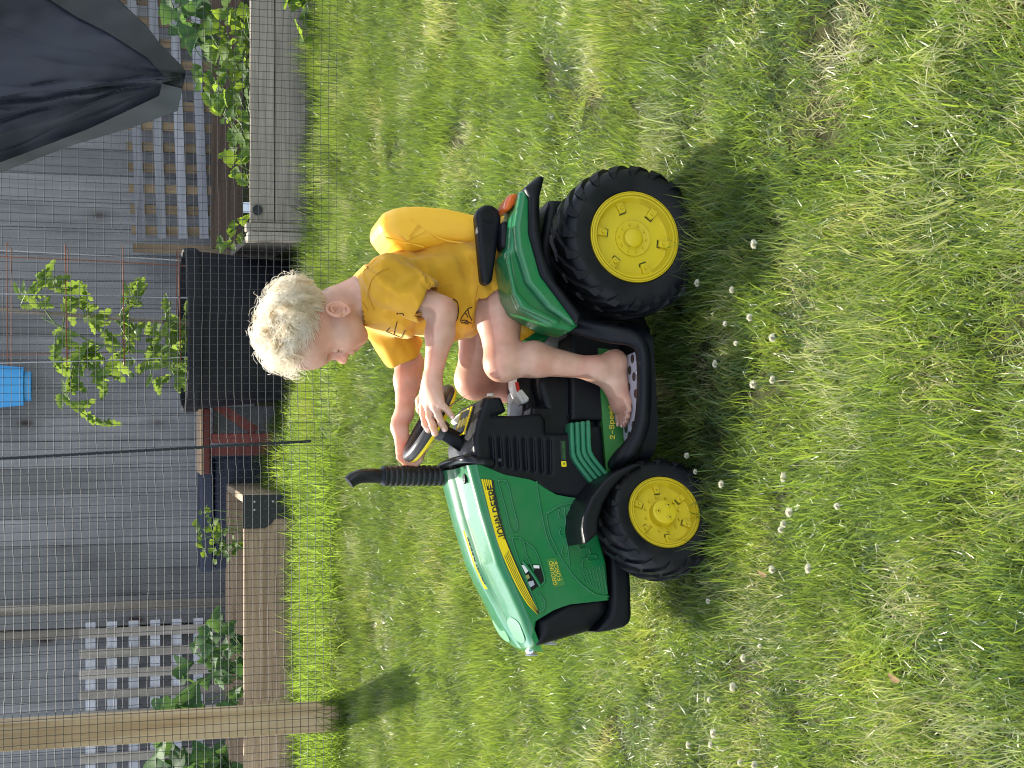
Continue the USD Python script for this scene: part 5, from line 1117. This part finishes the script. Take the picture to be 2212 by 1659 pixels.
# near hand: palm down on the rim, fingers over it, little finger nearest
def chain(pts, rs, k=0.0035):
    for i in range(len(pts) - 1): bd.cone(pts[i], pts[i + 1], rs[i], rs[i + 1], k)
kn = [J(E, 500, 745, 0.078), J(E, 568, 770, 0.098), J(E, 645, 775, 0.113), J(E, 715, 745, 0.124)]        # knuckles, index to little
bd.cone(wrN, (kn[0] + wrN) / 2 + (0, 0, 0), 0.0185, 0.0165, 0.012)
for i, q in enumerate(kn): bd.cone(wrN + (kn[i] - wrN) * 0.25, q, 0.0165, 0.0098, 0.010)
fing = [[(500, 745, .078), (505, 850, .080), (525, 960, .084), (565, 1040, .088)], [(568, 770, .098), (580, 880, .106), (615, 985, .110), (645, 1075, .108)], [(645, 775, .113), (680, 860, .120), (715, 950, .122), (760, 1022, .118)], [(715, 745, .124), (760, 770, .130), (810, 830, .132), (850, 878, .130)]]
frs = [(0.0090, 0.0082, 0.0078, 0.0070), (0.0090, 0.0084, 0.0080, 0.0070), (0.0088, 0.0082, 0.0077, 0.0068), (0.0080, 0.0070, 0.0066, 0.0060)]
NAIL = []
for f_, r_ in zip(fing, frs):
    pts = [J(E, *q) for q in f_]; chain(pts, r_); NAIL.append((pts[2], pts[3], r_[3]))
th = [J(E, 560, 560, 0.070), J(E, 470, 690, 0.050), J(E, 470, 790, 0.042), J(E, 520, 850, 0.040)]; chain(th, (0.013, 0.0105, 0.0088, 0.0075), 0.008)
# far hand: wrapped round the far side of the rim from outside, fingers underneath
def SWP(deg, dr=0.0, off=0.0):
    t = math.radians(deg); e = math.cos(t) * uS + math.sin(t) * vS; return SWC + e * (SR + dr) + nS * off
pk = J(E, 215, 1000, -0.098)
bd.cone(wrF, pk, 0.0190, 0.0165, 0.012); bd.cone(wrF, J(E, 190, 920, -0.11), 0.017, 0.012, 0.012)
pm = SWP(-62, 0.018, 0.012); bd.cone(pk, pm, 0.0165, 0.013, 0.012); pm2 = SWP(-42, 0.020, 0.010); bd.cone(pk, pm2, 0.014, 0.0115, 0.012)
for g_, l_ in ((-34, 0.9), (-44, 1.0), (-54, 1.0), (-63, 0.85)):
    chain([SWP(g_, 0.020, 0.010), SWP(g_ + 2, 0.0235, -0.010), SWP(g_ + 4, 0.012, -0.0265), SWP(g_ + 6, 0.012 - 0.018 * l_, -0.030)], (0.0092, 0.0085, 0.0080, 0.0068))
chain([J(E, 240, 960, -0.095), J(E, 270, 1060, -0.086), J(E, 285, 1150, -0.080)], (0.0125, 0.0100, 0.0078), 0.008)
# neck and head
hp = math.radians(9); hy = math.radians(-7)                 # nodding, turned a little from the camera
Rh = np.array([[math.cos(hy), -math.sin(hy), 0], [math.sin(hy), math.cos(hy), 0], [0, 0, 1]]) @ np.array([[math.cos(hp), 0, math.sin(hp)], [0, 1, 0], [-math.sin(hp), 0, math.cos(hp)]])
def H(x, y, z): return HC + Rh @ np.array([x, y, z])
def hell(c, r, k, op='add'): bd.ell(H(*c), r, k, op, Rh)
bd.cone(H(-0.028, 0, -0.075), neckB, 0.043, 0.042, 0.02); bd.cone(neckB, chest + (0, 0, 0.04), 0.042, 0.05, 0.03)
hell((0.004, 0, 0.002), (0.088, 0.072, 0.075), 0.01)
hell((0.048, 0, -0.008), (0.050, 0.056, 0.050), 0.03)
hell((0.028, 0, -0.066), (0.052, 0.056, 0.052), 0.025)
for s in (1, -1):
    bd.ball(H(0.040, 0.031 * s, -0.085), 0.0285, 0.02); bd.cone(H(-0.005, 0.043 * s, -0.082), H(0.042, 0.014 * s, -0.112), 0.021, 0.017, 0.022)
bd.ball(H(0.047, 0, -0.116), 0.0155, 0.018)
for s in (1, -1):
    bd.ell(H(0.0835, 0.028 * s, -0.052), (0.014, 0.018, 0.0125), 0.016, 'cut', Rh)
    bd.ball(H(0.0595, 0.030 * s, -0.0555), 0.0138, 0.004)
bd.cone(H(0.072, 0, -0.052), H(0.0915, 0, -0.0735), 0.0075, 0.0095, 0.012)
for s in (1, -1): bd.ball(H(0.0835, 0.0085 * s, -0.0775), 0.0068, 0.006)
bd.cone(H(0.074, -0.010, -0.0935), H(0.074, 0.010, -0.0935), 0.0075, 0.0075, 0.010)
bd.cone(H(0.0665, -0.008, -0.1075), H(0.0665, 0.008, -0.1075), 0.0068, 0.0068, 0.008)
bd.ell(H(0.082, 0, -0.1005), (0.016, 0.015, 0.0032), 0.003, 'cut', Rh)
ears = []
for s in (1, -1):
    Re = Rh @ trimesh.transformations.euler_matrix(0, math.radians(-12), math.radians(24 * s))[:3, :3]
    c_ = H(-0.014, 0.0715 * s, -0.068); ef = Field(c_ - 0.045, c_ + 0.045, 0.0011); q_ = lambda x, y, z: c_ + Re @ np.array([x, y * s, z])
    ef.ell(q_(0, 0, 0), (0.0170, 0.0045, 0.0245), 0.004, 'add', Re)
    an = np.linspace(-0.35, 4.3, 15); hx = [q_(0.0155 * math.cos(t_ + 0.25), 0.0045, 0.002 + 0.0225 * math.sin(t_ + 0.25)) for t_ in an]
    for i in range(14): ef.cone(hx[i], hx[i + 1], 0.0034, 0.0034, 0.0025)
    an = np.linspace(0.2, 3.9, 10); hx = [q_(-0.001 + 0.0085 * math.cos(t_ + 0.4), 0.0045, 0.0015 + 0.0135 * math.sin(t_ + 0.4)) for t_ in an]
    for i in range(9): ef.cone(hx[i], hx[i + 1], 0.0026, 0.0024, 0.0025)
    ef.ell(q_(0.002, 0.0062, -0.001), (0.0070, 0.0068, 0.0090), 0.003, 'cut', Re)
    ef.ball(q_(0.0125, 0.0035, -0.004), 0.0040, 0.004); ef.ball(q_(0.001, 0.003, -0.0225), 0.0062, 0.005)
    ears.append(taubin(ef.mesh(), 4))
CH = thing('person', 'small child with pale blond curly hair in a yellow outfit riding the toy tractor barefoot', 'person', ORG, 180 + math.degrees(PSI))
body = cat([taubin(bd.mesh(), 5)] + ears)
BODY = part(CH, 'body', body, M['skin'], True)
for s in (1, -1):
    pts = [H(0.0735 - 0.000 , (0.030 + d_) * s, -0.0600 - 0.0022 * math.cos(d_ / 0.013 * 1.57)) for d_ in np.linspace(-0.0125, 0.0125, 9)]
    rc = trimesh.proximity.closest_point(body, np.array(pts))[0]; part(BODY, 'eyelashes', tube(rc, 0.0012, 5), M['dark'], True)
    pts = np.array([H(0.082, (0.028 + d_) * s, -0.036 + 0.003 * math.cos(d_ / 0.016 * 1.57)) for d_ in np.linspace(-0.014, 0.015, 9)])
    rc = trimesh.proximity.closest_point(body, pts)[0]; part(BODY, 'eyebrow', tube(rc, np.array([0.0006, .0011, .0013, .0013, .0012, .0011, .001, .0008, .0005]), 5), M['hair'], True)
for z_, rr in ((-0.0960, 0.0030), (-0.1052, 0.0036)):
    pts = np.array([H(0.0825 if z_ > -0.1 else 0.075, d_, z_ - 0.6 * d_ * d_ * 30) for d_ in np.linspace(-0.014, 0.014, 11)])
    rc = trimesh.proximity.closest_point(body, pts)[0]; part(BODY, 'lip', tube(rc, rr * np.sin(np.linspace(0.25, math.pi - 0.25, 11)), 8), M['lip'], True)
m = trimesh.creation.icosphere(2, 1.0); m.apply_scale((0.009, 0.010, 0.004)); m.apply_transform(frame_to(H(0.068, 0, -0.1005), *Rh.T)); part(BODY, 'tongue', m, M['lip'], True)
m = box(-0.002, 0.002, -0.008, 0.008, -0.0025, 0.0025, 0.001); m.apply_transform(frame_to(H(0.0745, 0, -0.0985), *Rh.T)); part(BODY, 'teeth', m, M['white'], True)
def nail(p, d, up, r):
    d = d / np.linalg.norm(d); up = up - d * (up @ d); up /= np.linalg.norm(up); m = trimesh.creation.icosphere(2, 1.0); m.apply_scale((r * 0.75, r * 0.68, r * 0.2)); m.apply_transform(frame_to(p + up * r * 0.93, d, np.cross(up, d), up)); return m
for q0, q1, r_ in NAIL: part(BODY, 'nail', nail(q1 - (q1 - q0) * 0.05, q1 - q0, np.array([-0.35, 0.55, 0.75]), r_), M['nail'], True)
for q, r_ in TOE: part(BODY, 'nail', nail(q + (r_ * 0.35, 0, 0), np.array([1.0, 0, -0.3]), np.array([0.25, 0.0, 1.0]), r_ * 0.8), M['nail'], True)

# ---- clothes
cf_ = Field((-0.14, -0.22, 0.26), (0.33, 0.24, 0.80), 0.0028)
cf_.ell(pelvis + (0, 0, 0.0), (0.093, 0.112, 0.090), 0.03); cf_.ell(belly, (0.090, 0.105, 0.105), 0.05); cf_.ell(chest + (0.004, 0, 0), (0.083, 0.100, 0.102), 0.05)
cf_.cone(shN + (-0.004, -0.005, 0), shF + (-0.004, 0.005, 0), 0.050, 0.050, 0.03)
cf_.cone(neckB + (-0.002, 0, -0.01), chest, 0.054, 0.07, 0.03)
front = J(D, 1990, 640, 0.01); cf_.cone(chest + (0.03, 0.0, -0.03), front + (0, 0, 0), 0.058, 0.050, 0.04); cf_.cone(front + (0, -0.05, 0), front + (0, 0.05, 0), 0.045, 0.045, 0.03)
slN, slF = shN + (elN - shN) * 0.77, shF + (elF - shF) * 0.80
slN = slN + (-0.004, 0.004, 0.004)
dN, dF = (slN - shN) / np.linalg.norm(slN - shN), (slF - shF) / np.linalg.norm(slF - shF)
def tube_piece(p, q, r0, r1, end, nrm, hole0, hole1, back):
    f = Field((-0.14, -0.22, 0.26), (0.33, 0.24, 0.80), 0.0028)
    f.cone(p, q + nrm * 0.03, r0, r1, 0.02); f.half(end, nrm, end - 0.11, end + 0.11, 0.003); 
    if back: f.cone(end - nrm * back, end + nrm * 0.06, hole0, hole1, 0.003, 'cut')
    else: f.cone(p + (q - p) * 0.5, q, 0.056, 0.060, 0.003, 'cut')
    return f.F
def join(a, b, k):
    h = np.maximum(k - np.abs(a - b), 0) / k; return np.minimum(a, b) - h * h * k / 4
lgN = hipN + (kneeN - hipN) * 0.30; dl = (kneeN - hipN) / np.linalg.norm(kneeN - hipN); lgN = J(C, 872, 935, 0.09); dl2 = np.array([0.80, 0.10, -0.59]); dl2 /= np.linalg.norm(dl2)
lgF = hipF + (kneeF - hipF) * 0.34; dlF = (kneeF - hipF) / np.linalg.norm(kneeF - hipF)
ps_ = [tube_piece(shN, slN, 0.050, 0.047, slN, dN, 0.037, 0.041, 0.03), tube_piece(shF, slF, 0.050, 0.049, slF, dF, 0.040, 0.043, 0.03),
       tube_piece(hipN, hipN + (kneeN - hipN) * 0.5, 0.077, 0.068, lgN, dl2, 0.0, 0.0, 0.0), tube_piece(hipF, lgF, 0.076, 0.066, lgF, dlF, 0.058, 0.061, 0.02)]
for p_ in ps_: cf_.F = join(cf_.F, p_, 0.016)
# cloth folds: stretched waves over the body
P = np.stack(np.meshgrid(*[a.astype(np.float32) for a in cf_.ax], indexing='ij'), -1); sel = np.abs(cf_.F) < 0.03; Q = P[sel]
u_ = Q @ np.array([0.45, 0.25, 0.86]); v_ = Q @ np.array([0.86, 0.2, -0.47])
warp = meshkit.fbm(Q * 9.0, 2, 3)
fold = 0.0050 * np.sin(u_ * 85 + warp * 11.0 + v_ * 25) * np.clip(meshkit.fbm(Q * 8.0, 2, 12) * 2.4 - 0.75, 0, 1)
fold += 0.014 * (meshkit.fbm(np.stack([u_ * 30, v_ * 8, Q[:, 1] * 9], -1), 3, 17) - 0.5)
dS = np.linalg.norm(Q - shN, axis=1); q_ = (Q - shN) @ dN
ang = np.arctan2((Q - shN) @ np.cross(dN, [0, 1, 0]), (Q - shN) @ np.array([0, 1.0, 0]))
fold += 0.0035 * np.sin(ang * 7 + q_ * 22 + warp * 3) * np.exp(-((dS - 0.085) / 0.045) ** 2)
ap = shN + np.array([-0.015, 0.0, -0.070]); w_ = Q - ap; th_ = np.arctan2(w_[:, 2], w_[:, 0]); dA = np.linalg.norm(w_, axis=1)
fold += 0.0026 * np.sin(th_ * 8 + warp * 4) * np.exp(-((dA - 0.095) / 0.035) ** 2)
wz = np.exp(-((Q[:, 2] - 0.44) / 0.05) ** 2); fold += 0.0050 * np.sin(Q[:, 2] * 200 + Q[:, 0] * 45 + warp * 6) * wz * np.clip(meshkit.fbm(Q * 11.0, 2, 31) * 2 - 0.5, 0, 1)
lo_b = np.exp(-((Q - lgN) ** 2).sum(1) / 0.05 ** 2); fold += 0.0030 * np.sin((Q @ np.array([0.7, 0.1, 0.7])) * 150) * lo_b
rn = meshkit.fbm(np.stack([u_ * 20 + warp * 2, v_ * 6, Q[:, 1] * 5], -1), 1, 51); fold -= 0.0040 * np.clip(1 - np.abs(rn - 0.5) * 7, 0, 1)
fold = np.clip(fold - 0.001, -0.012, 0.0032)
cf_.F[sel] += fold.astype(np.float32)
# openings: sleeves, legs, neck
nd = H(-0.028, 0, -0.075) - neckB; nd = nd / np.linalg.norm(nd)
nq = neckB + (0.004, 0, -0.006)
cf_.half(nq + nd * 0.020, nd + np.array([-0.25, 0, 0]), nq - 0.08, nq + 0.085, 0.003); cf_.cone(nq - nd * 0.03, nq + nd * 0.05, 0.046, 0.052, 0.003, 'cut')
shirt = taubin(cf_.mesh(), 5); cc = shirt.split(only_watertight=False); shirt = max(cc, key=lambda c: len(c.faces)) if len(cc) > 1 else shirt
SHIRT = part(CH, 'yellow_outfit', shirt, M['shirt'], True)
def draw(conv, pts, r=0.0012, mt='ink', off=0.0008, name='print_line', n=5):
    """A printed or stitched line laid on the cloth where the camera sees it."""
    q = spline(np.c_[np.array(pts, float), np.zeros(len(pts))], n)[:, :2] if n > 1 else np.array(pts, float)
    o = to_t(CAM); tgt = np.array([T(*conv(*p_), 0.0) for p_ in q]); d = tgt - o; d /= np.linalg.norm(d, axis=1, keepdims=True)
    loc, ri, ti = shirt.ray.intersects_location(np.repeat(o[None], len(q), 0), d, multiple_hits=False)
    if len(loc) < 2: return
    k = np.argsort(ri); loc = loc[k] - d[ri[k]] * off
    gap = np.linalg.norm(np.diff(loc, axis=0), axis=1); 
    seg = np.split(loc, np.where(gap > 0.02)[0] + 1)
    for s_ in seg:
        if len(s_) > 1: part(SHIRT, name, tube(s_, r, 5), M[mt], True)
def poly(pts, m=6):
    out = []
    for a_, b_ in zip(pts[:-1], pts[1:]): out += [tuple(np.array(a_) + (np.array(b_) - a_) * t_) for t_ in np.linspace(0, 1, m, endpoint=False)]
    return out + [pts[-1]]
# the printed outline letters and shapes on the front
draw(D, poly([(1405, 752), (1375, 785), (1505, 838), (1540, 775)]), n=1); draw(D, poly([(1440, 812), (1468, 700)]), n=1); draw(D, poly([(1468, 640), (1468, 628), (1520, 632), (1524, 648)]), n=1)
draw(D, poly([(1935, 560), (1884, 548), (1890, 575), (1935, 640)]), n=1)
draw(D, [(1960, 505), (1985, 520), (2000, 560), (2002, 620), (1990, 680), (1970, 698), (1955, 690), (1948, 640), (1950, 560), (1948, 520), (1960, 505)])
draw(D, [(2120, 575), (2085, 590), (2040, 650), (2020, 690), (2040, 712), (2075, 700), (2115, 715)]); draw(D, [(2030, 690), (2075, 690), (2085, 720), (2045, 708)]); draw(D, [(2060, 625), (2075, 640), (2085, 665)]); draw(D, [(2085, 590), (2095, 640), (2120, 690)])
# stitching: shoulder seam, sleeve hem, side seam, waist
draw(D, [(1095, 440), (1180, 545), (1215, 600)], 0.0011, 'seam', name='stitching'); draw(D, [(1215, 500), (1218, 420), (1260, 320), (1330, 262), (1400, 235)], 0.0011, 'seam', name='stitching'); draw(D, [(1270, 600), (1225, 480), (1235, 380)], 0.0011, 'seam', name='stitching')
draw(D, [(1785, 370), (1740, 440), (1700, 540), (1680, 650)], 0.0010, 'seam', name='stitching'); draw(D, [(1760, 360), (1718, 440), (1680, 540)], 0.0008, 'seam', name='stitching')
draw(C, [(752, 1130), (765, 1060), (772, 960), (790, 860)], 0.0011, 'seam', name='stitching')

# ---- hair
def skull(n_):
    """Directions over the head that carry hair, as points in the head's own frame."""
    r = np.random.default_rng(77); out = []
    while len(out) < n_:
        d = r.normal(0, 1, 3); d /= np.linalg.norm(d)
        p = np.array([0.004, 0, 0.003]) + d * (0.0885, 0.0725, 0.0755)
        x, y, z = p
        line_ = 0.040 if x > 0.035 else (0.040 - (0.035 - x) * 1.30)          # hair line: high on the brow, down to the nape
        line_ = max(line_, -0.080)
        if abs(y) > 0.05 and -0.04 < x < 0.03: line_ = max(line_, -0.034)
        if z < line_ + r.normal(0, 0.006): continue
        out.append((p, d))
    return out
ha = Field(HC - 0.13, HC + 0.13, 0.003)
ha.ell(H(0.004, 0, 0.006), (0.0895, 0.0745, 0.0765), 0.005, 'add', Rh)
Pm = np.stack(np.meshgrid(*[a.astype(np.float32) for a in ha.ax], indexing='ij'), -1); L = (Pm - HC.astype(np.float32)) @ Rh.astype(np.float32)
ln = np.where(L[..., 0] > 0.035, 0.048, np.maximum(0.048 - (0.035 - L[..., 0]) * 1.30, -0.074)); ln = np.where((np.abs(L[..., 1]) > 0.05) & (L[..., 0] > -0.04) & (L[..., 0] < 0.03), np.maximum(ln, -0.026), ln)
cutd = (ln - L[..., 2]).astype(np.float32) * 0.7; nn_ = 0.006 * (meshkit.fbm(L * 55.0, 2, 4) - 0.5); ha.F = np.maximum(ha.F + nn_.astype(np.float32), cutd)
HAIR = part(CH, 'hair', taubin(ha.mesh(), 5), M['hair_cap'], True)
r = np.random.default_rng(78); cnt, CP, WD = [], [], []
roots = skull(6500); rp = np.array([p for p, d in roots])
cl = rp[r.choice(len(rp), 190, replace=False)]; own = cKDTree(cl).query(rp)[1]
ph = r.random(190) * 6.28; cr_ = 0.005 + 0.006 * r.random(190); tw = 90 + 90 * r.random(190); flow = r.normal(0, 0.75, (190, 3))
for (p, d), o in zip(roots, own):
    x, y, z = p; topn = np.clip((z + 0.02) / 0.07, 0, 1)
    f = np.array([0.9, 0.0, -0.25]) * (1 if x > -0.02 else 0.2) + np.array([-0.3, 0, -0.9]) * (x <= -0.02) + flow[o] * (0.5 + 0.6 * topn)
    if x > 0.03: f = np.array([0.25, 0.0, 0.5]) + flow[o] * 0.9
    f = f + r.normal(0, 0.09, 3)
    f -= d * (f @ d); f /= np.linalg.norm(f) + 1e-9
    Lh = (0.018 + 0.042 * topn) * (0.7 + 0.6 * r.random()); m_ = 9
    if z < -0.03: Lh *= 0.7
    side = np.cross(d, f); t = np.linspace(0, 1, m_); s_ = t * Lh; lift = 0.0085 * topn + 0.002
    if x < -0.03: lift *= 0.55
    if x > 0.045: lift *= 0.6; Lh *= 0.8
    if r.random() < 0.14 * topn: lift += 0.012 * r.random() + 0.004; Lh *= 1.25
    curl = cr_[o] * topn + 0.0012; a_ = ph[o] + tw[o] * s_ + r.normal(0, 0.15)
    q = p[None] * 1.0 + d * (lift * np.sin(t * 2.2))[:, None] + f * (s_ - curl * 0.3 * np.sin(a_) * t)[:, None] + side * (curl * (np.cos(a_) - math.cos(a_[0])) * np.minimum(t * 2.5, 1))[:, None] + d * (curl * 0.8 * (np.sin(a_) - math.sin(a_[0])) * np.minimum(t * 2.5, 1))[:, None]
    # keep strands outside the skull
    k_ = (q - (0.004, 0, 0.003)) / (0.0905, 0.0745, 0.0775); nk = np.linalg.norm(k_, axis=1); q = np.where((nk < 1.0)[:, None], q / np.maximum(nk, 0.3)[:, None] * 1.0, q)
    CP.append(np.array([H(*v) for v in q])); cnt.append(m_); WD.append(np.linspace(0.00085, 0.00035, m_))
hc_ = UsdGeom.BasisCurves.Define(stage, f'{HAIR}/curls'); hc_.CreateTypeAttr('linear')
hc_.CreateCurveVertexCountsAttr(Vt.IntArray(cnt)); hc_.CreatePointsAttr(Vt.Vec3fArray.FromNumpy(np.vstack(CP).astype(np.float32)))
hc_.CreateWidthsAttr(Vt.FloatArray.FromNumpy(np.concatenate(WD).astype(np.float32))); hc_.SetWidthsInterpolation('vertex')
UsdShade.MaterialBindingAPI.Apply(hc_.GetPrim()).Bind(M['hair']); tag(hc_, kind='stuff')
